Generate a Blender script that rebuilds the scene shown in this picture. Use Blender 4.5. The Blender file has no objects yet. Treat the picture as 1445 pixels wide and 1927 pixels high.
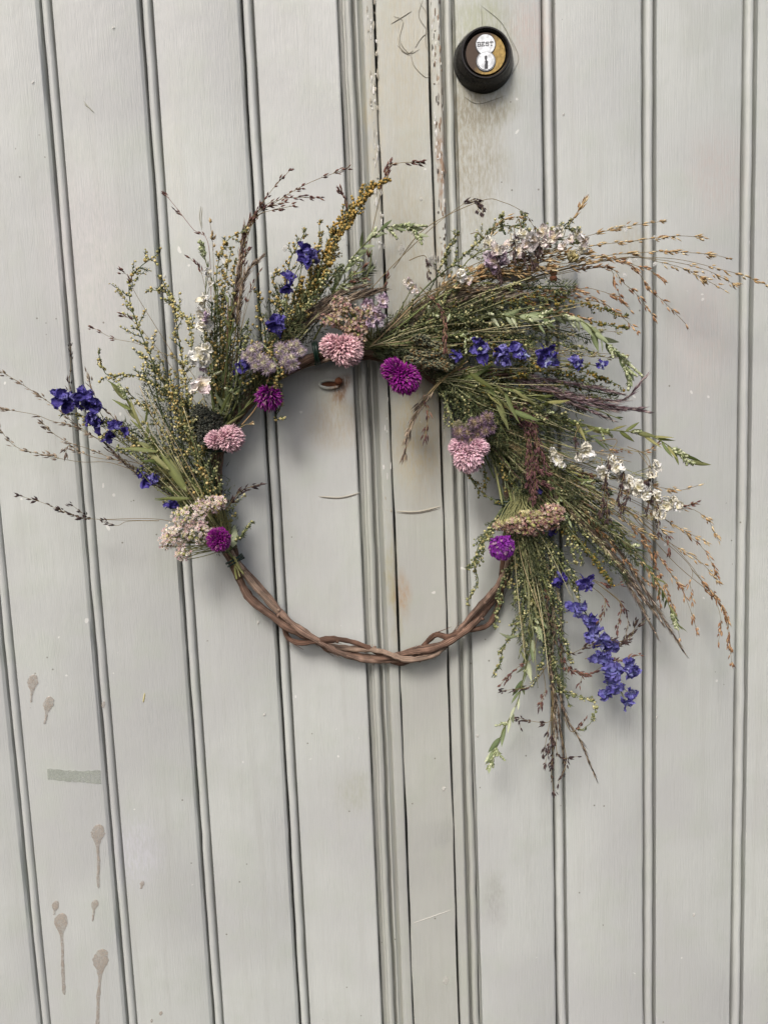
import bpy, math
import numpy as np
from mathutils import Matrix, Vector

# ------------------------------------------------------------------ camera
scn = bpy.context.scene
F_PX, CX, CY = 1400.0, 722.5, 963.5          # photograph: 1445 x 1927
CENTER = np.array([0.0, 0.0, 1.05])          # point of the door face in the picture's centre
def _n(v):
    v = np.asarray(v, float); return v / np.linalg.norm(v)
_Xw = _n((12467, -502, 0)); _Dw = _n((502, 12467, 1400)); _Fw = np.cross(_Xw, _Dw)
_M = np.stack([_Xw, _Fw, -_Dw], axis=1)      # camera-from-world
CAM = CENTER - (_M.T @ np.array([0, 0, 1.0])) * (F_PX / 1967.0)
cam_d = bpy.data.cameras.new('camera'); cam = bpy.data.objects.new('camera', cam_d)
scn.collection.objects.link(cam); scn.camera = cam
_r, _u, _b = _M.T @ np.array([1, 0, 0.]), -(_M.T @ np.array([0, 1., 0])), -(_M.T @ np.array([0, 0, 1.]))
cam.matrix_world = Matrix(((_r[0], _u[0], _b[0], CAM[0]), (_r[1], _u[1], _b[1], CAM[1]), (_r[2], _u[2], _b[2], CAM[2]), (0, 0, 0, 1)))
cam_d.sensor_fit = 'VERTICAL'; cam_d.sensor_height = 36.0; cam_d.lens = 36.0 * F_PX / 1927.0
cam_d.clip_start = 0.01; cam_d.clip_end = 100

# ------------------------------------------------------------------ light
SUN_TRAVEL = Vector((0.34, 0.95, -1.05)).normalized()
w = bpy.data.worlds.new('World'); scn.world = w; w.use_nodes = True
nt = w.node_tree; bg = nt.nodes['Background']
sky = nt.nodes.new('ShaderNodeTexSky'); sky.sky_type = 'NISHITA'; sky.sun_disc = False
to_sun = -SUN_TRAVEL
sky.sun_elevation = math.asin(to_sun.z); sky.sun_rotation = math.atan2(to_sun.x, to_sun.y)
sky.dust_density = 4.0; sky.air_density = 0.8; sky.ozone_density = 0.5
nt.links.new(sky.outputs[0], bg.inputs[0]); bg.inputs[1].default_value = 0.095
sl = bpy.data.lights.new('sun', 'SUN'); sl.energy = 1.5; sl.angle = math.radians(19); sl.color = (1, 0.97, 0.93)
so = bpy.data.objects.new('sun', sl); scn.collection.objects.link(so); so.location = (-0.5, -2, 4)
so.rotation_euler = SUN_TRAVEL.to_track_quat('-Z', 'Y').to_euler()
scn.view_settings.view_transform = 'Standard'; scn.view_settings.look = 'None'
scn.view_settings.gamma = 1.0; scn.view_settings.exposure = 0.68; scn.view_settings.use_curve_mapping = False

scn.render.engine = 'CYCLES'; scn.cycles.max_bounces = 4; scn.cycles.diffuse_bounces = 2; scn.cycles.glossy_bounces = 2; scn.cycles.transmission_bounces = 3
# ------------------------------------------------------------------ helpers
rng = np.random.default_rng(11)
U = lambda a=0., b=1., n=None: rng.uniform(a, b, n)
PX = 0.00050                                  # one photo pixel on the wreath, in metres
def lin(r, g, b):
    c = np.array([r, g, b], float) / 255
    return np.where(c <= .04045, c / 12.92, ((c + .055) / 1.055) ** 2.4)
def P(px, py, d=0.0):                         # photo pixel -> point d metres in front of the door face
    v = _M.T @ np.array([(px - CX) / F_PX, (py - CY) / F_PX, 1.0])
    return CAM + v * ((-d - CAM[1]) / v[1])
def catmull(pts, n=40):
    p = np.asarray(pts, float)
    if len(p) == 2: return p[0] + (p[1] - p[0]) * np.linspace(0, 1, n)[:, None]
    q = np.vstack([2 * p[0] - p[1], p, 2 * p[-1] - p[-2]])
    m = len(p) - 1; t = np.linspace(0, m, n); i = np.minimum(t.astype(int), m - 1); f = (t - i)[:, None]
    a, b, c, d = q[i], q[i + 1], q[i + 2], q[i + 3]
    out = .5 * (2 * b + (c - a) * f + (2 * a - 5 * b + 4 * c - d) * f ** 2 + (3 * b - a - 3 * c + d) * f ** 3)
    s = np.r_[0, np.cumsum(np.linalg.norm(np.diff(out, axis=0), axis=1))]
    return np.stack([np.interp(np.linspace(0, s[-1], n), s, out[:, k]) for k in range(3)], 1)
def path(pts, n=40, d0=3.0, d1=4.5):          # pts: (px,py[,depth cm])
    k = len(pts)
    w = [P(p[0], p[1], (p[2] if len(p) > 2 else d0 + (d1 - d0) * i / max(1, k - 1)) * .01) for i, p in enumerate(pts)]
    return catmull(w, n)
def seglen(p): return float(np.linalg.norm(np.diff(p, axis=0), axis=1).sum())
def unit(a): return a / np.maximum(np.linalg.norm(a, axis=-1, keepdims=True), 1e-12)
def at(p, t):
    t = np.clip(np.asarray(t, float), 0, 1) * (len(p) - 1); i = np.minimum(t.astype(int), len(p) - 2); f = (t - i)[..., None]
    return p[i] * (1 - f) + p[i + 1] * f, unit(p[i + 1] - p[i])
def perp(t):                                  # random unit vectors perpendicular to t
    r = rng.normal(size=t.shape); r -= (r * t).sum(-1, keepdims=True) * t
    return unit(r)

class MB:
    def __init__(s): s.v = []; s.f = []; s.c = []; s.u = []; s.n = 0
    def add(s, v, f, c, u=None):
        v = np.asarray(v, float); s.v.append(v); s.f.append(np.asarray(f, int) + s.n); s.n += len(v)
        c = np.asarray(c, float); s.c.append(np.broadcast_to(c, (len(v), 3)) if c.ndim == 1 else c)
        s.u.append(np.zeros((len(v), 3)) if u is None else u)
    def inst(s, T, pos, dr, ln, wd, c0, c1=None):
        tv, tf = T; k = len(pos)
        if k == 0: return
        pos = np.asarray(pos, float); z = unit(np.asarray(dr, float)); x = perp(z); y = np.cross(z, x)
        ln = np.broadcast_to(ln, k)[:, None, None]; wd = np.broadcast_to(wd, k)[:, None, None]
        V = pos[:, None] + x[:, None] * tv[None, :, 0:1] * wd + y[:, None] * tv[None, :, 1:2] * wd + z[:, None] * tv[None, :, 2:3] * ln
        Fc = (tf[None] + (np.arange(k) * len(tv))[:, None, None]).reshape(-1, 3)
        c0 = np.broadcast_to(c0, (k, 3))[:, None]
        if c1 is None: col = np.broadcast_to(c0, (k, len(tv), 3))
        else:
            c1 = np.broadcast_to(c1, (k, 3))[:, None]; g = np.clip(tv[None, :, 2:3], 0, 1); col = c0 * (1 - g) + c1 * g
        s.add(V.reshape(-1, 3), Fc, col.reshape(-1, 3))
    def tube(s, p, r, c, sides=5, caps=True):
        n = len(p); r = np.broadcast_to(np.asarray(r, float), n)
        t = np.gradient(p, axis=0); t = unit(t)
        x = np.zeros_like(p); a = np.array([0.3, -0.9, 0.2]); a = a - a @ t[0] * t[0]; x[0] = a / np.linalg.norm(a)
        for i in range(1, n):
            b = x[i - 1] - (x[i - 1] @ t[i]) * t[i]; x[i] = b / max(np.linalg.norm(b), 1e-9)
        y = np.cross(t, x); ang = np.linspace(0, 2 * np.pi, sides, endpoint=False)
        V = p[:, None] + (x[:, None] * np.cos(ang)[None, :, None] + y[:, None] * np.sin(ang)[None, :, None]) * r[:, None, None]
        i = np.arange(n - 1)[:, None] * sides; j = np.arange(sides)[None]; j2 = (j + 1) % sides
        q0, q1, q2, q3 = (i + j).ravel(), (i + j2).ravel(), (i + sides + j2).ravel(), (i + sides + j).ravel()
        Fc = np.vstack([np.stack([q0, q1, q2], 1), np.stack([q0, q2, q3], 1)])
        if caps:
            e = (n - 1) * sides
            Fc = np.vstack([Fc] + [np.array([[0, k + 1, k]]) for k in range(1, sides - 1)] + [np.array([[e, e + k, e + k + 1]]) for k in range(1, sides - 1)])
        L = np.r_[0, np.cumsum(np.linalg.norm(np.diff(p, axis=0), axis=1))]
        uu = np.stack([np.repeat(L, sides), np.tile(np.cos(ang), n) * .01, np.tile(np.sin(ang), n) * .01], 1)
        c = np.asarray(c, float)
        if c.ndim == 2: c = np.repeat(c, sides, axis=0)
        s.add(V.reshape(-1, 3), Fc, c, uu)
    def grid(s, G, c, u=None):                # G: (a,b,3)
        a, b = G.shape[:2]; i = (np.arange(a - 1)[:, None] * b + np.arange(b - 1)[None]).ravel()
        Fc = np.vstack([np.stack([i, i + 1, i + b + 1], 1), np.stack([i, i + b + 1, i + b], 1)])
        s.add(G.reshape(-1, 3), Fc, c if np.asarray(c).ndim == 1 else np.asarray(c).reshape(-1, 3))
    def mesh(s, name, off=(0, 0, 0), smooth=True, sharp=None):
        me = bpy.data.meshes.new(name)
        V = np.vstack(s.v) - np.asarray(off, float); Fc = np.vstack(s.f); Cc = np.vstack(s.c); Uu = np.vstack(s.u)
        me.vertices.add(len(V)); me.vertices.foreach_set('co', V.astype(np.float32).ravel())
        m = len(Fc); me.loops.add(m * 3); me.loops.foreach_set('vertex_index', Fc.astype(np.int32).ravel())
        me.polygons.add(m); me.polygons.foreach_set('loop_start', (np.arange(m) * 3).astype(np.int32))
        me.update(calc_edges=True); me.validate()
        ca = me.color_attributes.new('Col', 'FLOAT_COLOR', 'POINT')
        ca.data.foreach_set('color', np.hstack([Cc, np.ones((len(Cc), 1))]).astype(np.float32).ravel())
        ua = me.attributes.new('along', 'FLOAT_VECTOR', 'POINT'); ua.data.foreach_set('vector', Uu.astype(np.float32).ravel())
        me.polygons.foreach_set('use_smooth', np.full(len(me.polygons), smooth))
        if sharp: me.set_sharp_from_angle(angle=math.radians(sharp))
        return me

def link(name, me, mat=None, parent=None, kind=None):
    o = bpy.data.objects.new(name, me); scn.collection.objects.link(o)
    if mat is not None and len(me.materials) == 0: me.materials.append(mat)
    if parent is not None: o.parent = parent
    if kind: o['kind'] = kind
    return o
def thing(name, loc, label, cat):
    o = bpy.data.objects.new(name, None); scn.collection.objects.link(o); o.location = loc
    o.empty_display_size = .05; o['label'] = label; o['category'] = cat
    return o

# ------------------------------------------------------------------ materials
def newmat(name):
    m = bpy.data.materials.new(name); m.use_nodes = True
    return m, m.node_tree, m.node_tree.nodes['Principled BSDF']
def nd(t, ty, **k):
    n = t.nodes.new(ty)
    for a, b in k.items(): setattr(n, a, b)
    return n
def mth(t, op, a, b=None, clamp=False):
    n = nd(t, 'ShaderNodeMath', operation=op, use_clamp=clamp)
    for i, x in enumerate((a, b)):
        if x is None: continue
        if isinstance(x, (int, float)): n.inputs[i].default_value = x
        else: t.links.new(x, n.inputs[i])
    return n.outputs[0]
def mixc(t, fac, a, b, mode='MIX'):
    n = nd(t, 'ShaderNodeMix', data_type='RGBA', blend_type=mode)
    for i, x in ((0, fac), (6, a), (7, b)):
        if isinstance(x, (int, float)): n.inputs[i].default_value = x
        elif isinstance(x, (tuple, list, np.ndarray)): n.inputs[i].default_value = (*[float(q) for q in x[:3]], 1)
        else: t.links.new(x, n.inputs[i])
    return n.outputs[2]
def rampv(t, v, lo, hi):
    n = nd(t, 'ShaderNodeMapRange', interpolation_type='SMOOTHSTEP'); t.links.new(v, n.inputs[0])
    n.inputs[1].default_value = lo; n.inputs[2].default_value = hi; return n.outputs[0]
def noise(t, vec, scale, detail=3, rough=.55):
    n = nd(t, 'ShaderNodeTexNoise'); n.inputs['Scale'].default_value = scale; n.inputs['Detail'].default_value = detail
    n.inputs['Roughness'].default_value = rough; t.links.new(vec, n.inputs['Vector']); return n.outputs['Fac']
def vmul(t, vec, s):
    n = nd(t, 'ShaderNodeVectorMath', operation='MULTIPLY'); t.links.new(vec, n.inputs[0]); n.inputs[1].default_value = s; return n.outputs[0]

def plant_mat(name, rough=.75, trans=.0, var=.25, bump=.0, stripe=False):
    m, t, b = newmat(name)
    a = nd(t, 'ShaderNodeAttribute', attribute_name='Col'); g = nd(t, 'ShaderNodeNewGeometry')
    v = noise(t, g.outputs['Position'], 900, 2)
    f = mth(t, 'ADD', mth(t, 'MULTIPLY', v, 2 * var), 1 - var)
    n = nd(t, 'ShaderNodeVectorMath', operation='SCALE'); t.links.new(a.outputs['Color'], n.inputs[0]); t.links.new(f, n.inputs['Scale'])
    col = n.outputs[0]
    if stripe:
        al = nd(t, 'ShaderNodeAttribute', attribute_name='along')
        s = noise(t, vmul(t, al.outputs['Vector'], (22, 420, 420)), 1.0, 3, .75)
        s2 = noise(t, vmul(t, al.outputs['Vector'], (40, 150, 150)), 1.0, 3)
        k = mth(t, 'ADD', mth(t, 'MULTIPLY', s, 4.6), mth(t, 'MULTIPLY', s2, 1.2)); k = mth(t, 'MAXIMUM', mth(t, 'SUBTRACT', k, 1.85), .16)
        n2 = nd(t, 'ShaderNodeVectorMath', operation='SCALE'); t.links.new(col, n2.inputs[0]); t.links.new(k, n2.inputs['Scale']); col = n2.outputs[0]
        bp = nd(t, 'ShaderNodeBump'); bp.inputs['Strength'].default_value = .9; bp.inputs['Distance'].default_value = .0012
        t.links.new(s, bp.inputs['Height']); t.links.new(bp.outputs[0], b.inputs['Normal'])
    t.links.new(col, b.inputs['Base Color']); b.inputs['Roughness'].default_value = rough
    b.inputs['Specular IOR Level'].default_value = .3
    if trans:
        tr = nd(t, 'ShaderNodeBsdfTranslucent'); t.links.new(col, tr.inputs[0])
        mx = nd(t, 'ShaderNodeMixShader'); mx.inputs[0].default_value = trans
        t.links.new(b.outputs[0], mx.inputs[1]); t.links.new(tr.outputs[0], mx.inputs[2])
        t.links.new(mx.outputs[0], t.nodes['Material Output'].inputs[0])
    return m
M_STEM = plant_mat('dried_stem'); M_BERRY = plant_mat('dried_bud', rough=.6, var=.15)
M_SEED = plant_mat('grass_seed', rough=.6, trans=.12); M_PETAL = plant_mat('dried_petal', rough=.7, trans=.25, var=.35)
M_LEAF = plant_mat('dried_leaf', rough=.6, trans=.2, var=.3); M_BARK = plant_mat('vine_bark', rough=.8, stripe=True, var=.2)
M_BRACT = plant_mat('globe_bract', rough=.5, trans=.15, var=.15)
M_FILM = plant_mat('dry_splash', rough=.5, var=.12)
def thin_film(m):
    t = m.node_tree; g = nd(t, 'ShaderNodeNewGeometry'); n = noise(t, g.outputs['Position'], 130, 4, .65); n2 = noise(t, g.outputs['Position'], 900, 2)
    f = mth(t, 'ADD', mth(t, 'MULTIPLY', rampv(t, n, .3, .7), .35), mth(t, 'MULTIPLY', n2, .6), True)
    t.links.new(f, t.nodes['Principled BSDF'].inputs['Alpha']); return m
M_SPLASH = thin_film(plant_mat('dry_splash_film', rough=.5, var=.2))

DOOR = lin(191, 194, 190)
def paint_mat(name, masks, chips=True, base=DOOR):
    m, t, b = newmat(name)
    g = nd(t, 'ShaderNodeNewGeometry'); pos = g.outputs['Position']
    oi = nd(t, 'ShaderNodeObjectInfo')
    big = noise(t, pos, 5.0, 2); mid = noise(t, pos, 22, 3); fine = noise(t, vmul(t, pos, (1300, 300, 26)), 1, 2, .6)
    lump = noise(t, vmul(t, pos, (260, 100, 70)), 1, 2)
    col = mixc(t, rampv(t, big, .35, .65), base * np.array([1.03, 1.03, 1.02]), base * np.array([.90, .885, .90]))
    col = mixc(t, mth(t, 'MULTIPLY', rampv(t, mid, .45, .7), .5), col, base * np.array([.89, .92, .85]))
    col = mixc(t, mth(t, 'MULTIPLY', rampv(t, noise(t, vmul(t, pos, (90, 20, 5)), 1, 3), .48, .72), .5), col, base * np.array([.88, .87, .85]))
    col = mixc(t, mth(t, 'MULTIPLY', rampv(t, fine, .42, .75), .17), col, base * .76)
    warp = nd(t, 'ShaderNodeTexNoise'); warp.inputs['Scale'].default_value = 30; warp.inputs['Detail'].default_value = 4
    t.links.new(pos, warp.inputs['Vector'])
    wv = nd(t, 'ShaderNodeVectorMath', operation='MULTIPLY_ADD'); t.links.new(warp.outputs['Color'], wv.inputs[0])
    wv.inputs[1].default_value = (.03, .0, .03); t.links.new(pos, wv.inputs[2]); wp = wv.outputs[0]
    brk = mth(t, 'ADD', mth(t, 'MULTIPLY', rampv(t, noise(t, vmul(t, pos, (420, 100, 110)), 1, 3, .7), .35, .65), .9), .4)
    for (px, py, rx, ry, c, st) in masks:
        ce = P(px, py) + np.array([.015, 0, .015])
        s = nd(t, 'ShaderNodeVectorMath', operation='SUBTRACT'); t.links.new(wp, s.inputs[0]); s.inputs[1].default_value = tuple(ce)
        q = vmul(t, s.outputs[0], (1 / (rx * .00052), 0, 1 / (ry * .00052)))
        l = nd(t, 'ShaderNodeVectorMath', operation='LENGTH'); t.links.new(q, l.inputs[0])
        f = rampv(t, l.outputs['Value'], 1.25, .25)
        f = mth(t, 'MULTIPLY', f, mth(t, 'ADD', mth(t, 'MULTIPLY', mid, .8), .6)); f = mth(t, 'MULTIPLY', f, brk); f = mth(t, 'MULTIPLY', f, st, True)
        col = mixc(t, f, col, lin(*c))
    # small dark pits and pale nicks
    vo = nd(t, 'ShaderNodeTexVoronoi'); vo.inputs['Scale'].default_value = 75; t.links.new(pos, vo.inputs['Vector'])
    pit = mth(t, 'MULTIPLY', rampv(t, vo.outputs['Distance'], .085, .05), mth(t, 'GREATER_THAN', noise(t, pos, 14, 2), .58))
    col = mixc(t, mth(t, 'MULTIPLY', pit, .75), col, lin(105, 100, 88))
    vo2 = nd(t, 'ShaderNodeTexVoronoi'); vo2.inputs['Scale'].default_value = 48; t.links.new(wp, vo2.inputs['Vector'])
    nick = mth(t, 'MULTIPLY', rampv(t, vo2.outputs['Distance'], .09, .06), mth(t, 'GREATER_THAN', noise(t, pos, 9, 2), .56))
    col = mixc(t, mth(t, 'MULTIPLY', nick, .6), col, lin(232, 231, 226))
    # per board tint
    tint = nd(t, 'ShaderNodeMapRange'); t.links.new(oi.outputs['Random'], tint.inputs[0]); tint.inputs[3].default_value = .96; tint.inputs[4].default_value = 1.03
    sc = nd(t, 'ShaderNodeVectorMath', operation='SCALE'); t.links.new(col, sc.inputs[0]); t.links.new(tint.outputs[0], sc.inputs['Scale'])
    t.links.new(sc.outputs[0], b.inputs['Base Color'])
    rr = nd(t, 'ShaderNodeMapRange'); t.links.new(mid, rr.inputs[0]); rr.inputs[3].default_value = .28; rr.inputs[4].default_value = .5
    t.links.new(rr.outputs[0], b.inputs['Roughness'])
    h = mth(t, 'ADD', mth(t, 'MULTIPLY', fine, .32), mth(t, 'MULTIPLY', lump, .22))
    h = mth(t, 'ADD', h, mth(t, 'MULTIPLY', mid, .8)); 
    bp = nd(t, 'ShaderNodeBump'); bp.inputs['Strength'].default_value = .8; bp.inputs['Distance'].default_value = .0012
    t.links.new(h, bp.inputs['Height']); t.links.new(bp.outputs[0], b.inputs['Normal'])
    return m
MASKS_R = [(905, 110, 80, 120, (160, 160, 138), .8), (905, 30, 50, 45, (170, 174, 150), .7), (890, 300, 65, 170, (158, 153, 135), .75), (900, 205, 60, 40, (136, 130, 110), .7),
           (1000, 60, 45, 70, (196, 180, 172), .5), (1350, 330, 60, 95, (190, 180, 174), .45), (1320, 620, 70, 150, (196, 186, 180), .4),
           (930, 1690, 26, 75, (150, 148, 142), .35), (1185, 470, 40, 60, (178, 174, 158), .5), (1290, 1100, 80, 130, (190, 188, 178), .35)]
MASKS_L = [(641, 738, 15, 34, (120, 78, 44), .85), (638, 716, 24, 14, (110, 74, 46), .7), (630, 790, 60, 60, (172, 158, 132), .5), (665, 1490, 45, 45, (165, 166, 150), .45),
           (330, 330, 22, 190, (196, 196, 186), .3), (255, 1600, 60, 90, (206, 206, 214), .4), (160, 480, 90, 200, (212, 206, 204), .35)]
MASKS_A = [(765, 110, 70, 180, (178, 170, 146), .5), (765, 480, 60, 220, (168, 161, 140), .55), (785, 790, 55, 170, (178, 164, 132), .6),
           (757, 1120, 22, 50, (168, 146, 120), .7), (738, 1100, 12, 130, (166, 158, 120), .5), (830, 320, 8, 85, (142, 116, 92), 1.0),
           (832, 180, 9, 80, (176, 170, 156), .8), (705, 250, 14, 260, (186, 180, 160), .6), (820, 540, 14, 160, (172, 164, 146), .6)]
M_LEFT = paint_mat('old_paint', MASKS_L); M_RIGHT = paint_mat('old_paint_right', MASKS_R)
M_MID = paint_mat('old_paint_centre', MASKS_A, base=lin(180, 182, 175))
m, t, b = newmat('dark_gap'); b.inputs['Base Color'].default_value = (.03, .028, .025, 1); b.inputs['Roughness'].default_value = .9; M_GAP = m
def metal(name, c, rough, metallic=1., scr=0.):
    m, t, b = newmat(name); g = nd(t, 'ShaderNodeNewGeometry'); pos = g.outputs['Position']
    n = noise(t, pos, 260, 4); n2 = noise(t, vmul(t, pos, (1500, 400, 160)), 1, 3)
    col = mixc(t, rampv(t, n, .35, .7), c, np.asarray(c) * .6)
    if scr: col = mixc(t, mth(t, 'MULTIPLY', rampv(t, n2, .45, .7), scr), col, np.asarray(c) * .3)
    t.links.new(col, b.inputs['Base Color']); b.inputs['Metallic'].default_value = metallic
    rr = nd(t, 'ShaderNodeMapRange'); t.links.new(n2, rr.inputs[0]); rr.inputs[3].default_value = rough - .1; rr.inputs[4].default_value = rough + .15
    t.links.new(rr.outputs[0], b.inputs['Roughness'])
    return m
M_BLACK = metal('blackened_metal', lin(36, 33, 31), .27, .4); M_BRASS = metal('worn_brass', lin(168, 142, 88), .34, .9, .6)
M_STEEL = metal('core_steel', lin(226, 230, 232), .42, .35); M_RUST = metal('rusty_iron', lin(112, 68, 44), .8, .2)
M_IRON = metal('dark_iron', lin(62, 56, 50), .55, .5)
m, t, b = newmat('engraved_black'); b.inputs['Base Color'].default_value = (.05, .05, .055, 1); b.inputs['Roughness'].default_value = .6; M_ENGR = m
m, t, b = newmat('green_wire_coat'); b.inputs['Base Color'].default_value = (*lin(20, 44, 34), 1); b.inputs['Roughness'].default_value = .4; M_WIRE = m

# ------------------------------------------------------------------ the doors
WX = lambda px, py: P(px, py)[0]
PITCH = .090
JA = WX(77, 30); JE = WX(1020, 30)            # joints left of two beads
JA = (WX(77, 30) + WX(176, 1170) + WX(236, 1897)) / 3; JE = (WX(1020, 30) + WX(1044, 1520) + WX(1051, 1897)) / 3
PITCH_L = ((WX(456, 30) + WX(563, 1897)) / 2 - JA) / 2; PITCH_R = ((WX(1404, 30) + WX(1377, 1897)) / 2 - JE) / 2
Z0, Z1 = 0.02, 2.08
def profile_mesh(name, prof, wob=.00022, mat=None):
    """prof: list of (x, depth) across the board front; closed at the back; extruded upright with slight unevenness"""
    pr = np.array(prof); zs = np.linspace(Z0, Z1, 140); k = len(pr)
    back = np.array([[pr[-1, 0], .018], [pr[0, 0], .018]]); full = np.vstack([pr, back]); m = len(full)
    G = np.zeros((len(zs), m, 3)); G[:, :, 0] = full[None, :, 0]; G[:, :, 1] = full[None, :, 1]; G[:, :, 2] = zs[:, None]
    ph = U(0, 6, 6)
    edge = (np.sin(zs * 23 + ph[0]) + np.sin(zs * 61 + ph[1]) * .6 + np.sin(zs * 137 + ph[2]) * .4 + rng.normal(size=len(zs)) * .35)
    low = full[:, 1] > .0007; low[-2:] = False
    G[:, low, 0] += (edge * wob)[:, None]
    G[:, :k, 1] += ((np.sin(zs * 9 + ph[3]) * .0002)[:, None])
    mb = MB(); idx = np.arange(m)
    i = (np.arange(len(zs) - 1)[:, None] * m); j = idx[None]; j2 = (j + 1) % m
    q0, q1, q2, q3 = (i + j).ravel(), (i + j2).ravel(), (i + m + j2).ravel(), (i + m + j).ravel()
    Fc = np.vstack([np.stack([q0, q1, q2], 1), np.stack([q0, q2, q3], 1)])
    e = (len(zs) - 1) * m
    Fc = np.vstack([Fc] + [np.array([[0, a + 1, a]]) for a in range(1, m - 1)] + [np.array([[e, e + a, e + a + 1]]) for a in range(1, m - 1)])
    mb.add(G.reshape(-1, 3), Fc, (0.5, .5, .5))
    return mb
def bead(x0, x1, top, base, n=9):
    a = np.linspace(np.pi, 0, n); c = (x0 + x1) / 2; r = (x1 - x0) / 2
    return [(c + r * math.cos(q), base + (top - base) * math.sin(q)) for q in a]
def plank_prof(x, p, end=True):
    pr = [(x + .0005, .0125)] + bead(x + .0007, x + .0086, .0004, .0048) + [(x + .0088, .0110), (x + .0107, .0110), (x + .0109, .0007), (x + .0114, 0.)]
    if end: pr += [(x + p - .0044, 0.), (x + p - .0036, .0004), (x + p - .0018, .0028), (x + p - .0015, .0085), (x + p - .0014, .0125)]
    return pr
def door_obj(name, prof, mat, par, label=None, wob=.00022):
    mb = profile_mesh(name, prof, wob); o = link(name, mb.mesh(name, off=par.location, sharp=28), mat, par)
    if label: o['label'] = label
    return o
left = thing('door_leaf', (-.33, .018, 0), 'left door leaf of grey-white beaded boards with beige drip stains low down', 'door')
right = thing('door_leaf', (.30, .018, 0), 'right door leaf of grey-white beaded boards carrying the round black lock', 'door')
# key abscissae of the meeting mouldings (measured at photo row 1690)
R = 1690; mx = {k: WX(v, R) for k, v in dict(pl=707.5, b1=720, b1e=733, b2=738.5, b2e=749, st=768.3, as0=770.4, as1=855.6, s0=858.6, s1=877.5, b3=883.5, b3e=896.5, fl=901.5).items()}
for k in range(-4, 3):
    x = JA + k * PITCH_L
    if k < 2: door_obj('plank', plank_prof(x, PITCH_L), M_LEFT, left)
    else: door_obj('plank', plank_prof(x, 0, False) + [(mx['pl'] - .001, 0.), (mx['pl'], .0006), (mx['pl'] + .0006, .0062), (mx['pl'] + .0008, .0105)], M_LEFT, left)
x = mx
door_obj('moulding_strip', [(x['pl'] + .0012, .0105), (x['pl'] + .0014, .0102), (x['b1'] - .0024, .0102), (x['b1'] - .0012, .0050)] + bead(x['b1'], x['b1e'], -.0005, .0045)
         + [(x['b1e'] + .0003, .0105), (x['b2'] - .0003, .0105)] + [(x['b2'], .0012), (x['b2'] + .0012, .0002), (x['b2'] + .0022, .0014), (x['b2e'] - .0008, .0048), (x['b2e'] - .0002, .0052),
         (x['b2e'] + .0004, -.0008), (x['b2e'] + .0014, -.0018), (x['st'] - .0022, -.0018), (x['st'] - .0010, -.0012), (x['st'], .0015), (x['st'] + .0001, .0105)], M_MID, left, 'worn moulding strip along the closing edge', wob=.00030)
door_obj('cover_board', [(x['as0'], .0105), (x['as0'] + .0002, .0008), (x['as0'] + .0008, 0.), (x['as1'] - .0008, 0.), (x['as1'], .0008), (x['as1'] + .0002, .0105)], M_MID, right, 'narrow flat board at the closing edge', wob=.00038)
door_obj('moulding_strip', [(x['s0'], .0105), (x['s0'] + .0002, .0006), (x['s0'] + .0016, -.0012), (x['s1'] - .002, -.0014), (x['s1'] - .0006, -.0004), (x['s1'], .0030), (x['s1'] + .0003, .0102), (x['b3'] - .0003, .0102)]
         + bead(x['b3'], x['b3e'], .0008, .0052) + [(x['b3e'] + .0002, .0104), (x['b3e'] + .0003, .0112)], M_MID, right, 'weathered strip with flaking paint beside the lock', wob=.00030)
door_obj('plank', [(x['b3e'] + .0008, .0105), (x['b3e'] + .0009, .0100), (x['fl'] - .0003, .0100), (x['fl'], .0008), (x['fl'] + .0008, 0.), (JE - .0044, 0.), (JE - .0036, .0004), (JE - .0018, .0028), (JE - .0015, .0085), (JE - .0014, .0125)], M_RIGHT, right, 'board carrying the lock')
for k in range(0, 5): door_obj('plank', plank_prof(JE + k * PITCH_R, PITCH_R), M_RIGHT, right)
def boxmesh(name, lo, hi, off):
    mb = MB(); v = np.array([[a, b_, c] for a in (lo[0], hi[0]) for b_ in (lo[1], hi[1]) for c in (lo[2], hi[2])])
    f = [(0, 1, 3), (0, 3, 2), (4, 6, 7), (4, 7, 5), (0, 4, 5), (0, 5, 1), (2, 3, 7), (2, 7, 6), (0, 2, 6), (0, 6, 4), (1, 5, 7), (1, 7, 3)]
    mb.add(v, f, (.5, .5, .5)); return mb.mesh(name, off=off, smooth=False)
link('backing_board', boxmesh('backing_board', (JA - 4 * PITCH_L, .019, Z0), (x['st'] + .0001, .035, Z1), left.location), M_GAP, left)
link('backing_board', boxmesh('backing_board', (x['as0'] - .0012, .019, Z0), (JE + 5 * PITCH_R, .035, Z1), right.location), M_GAP, right)

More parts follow.
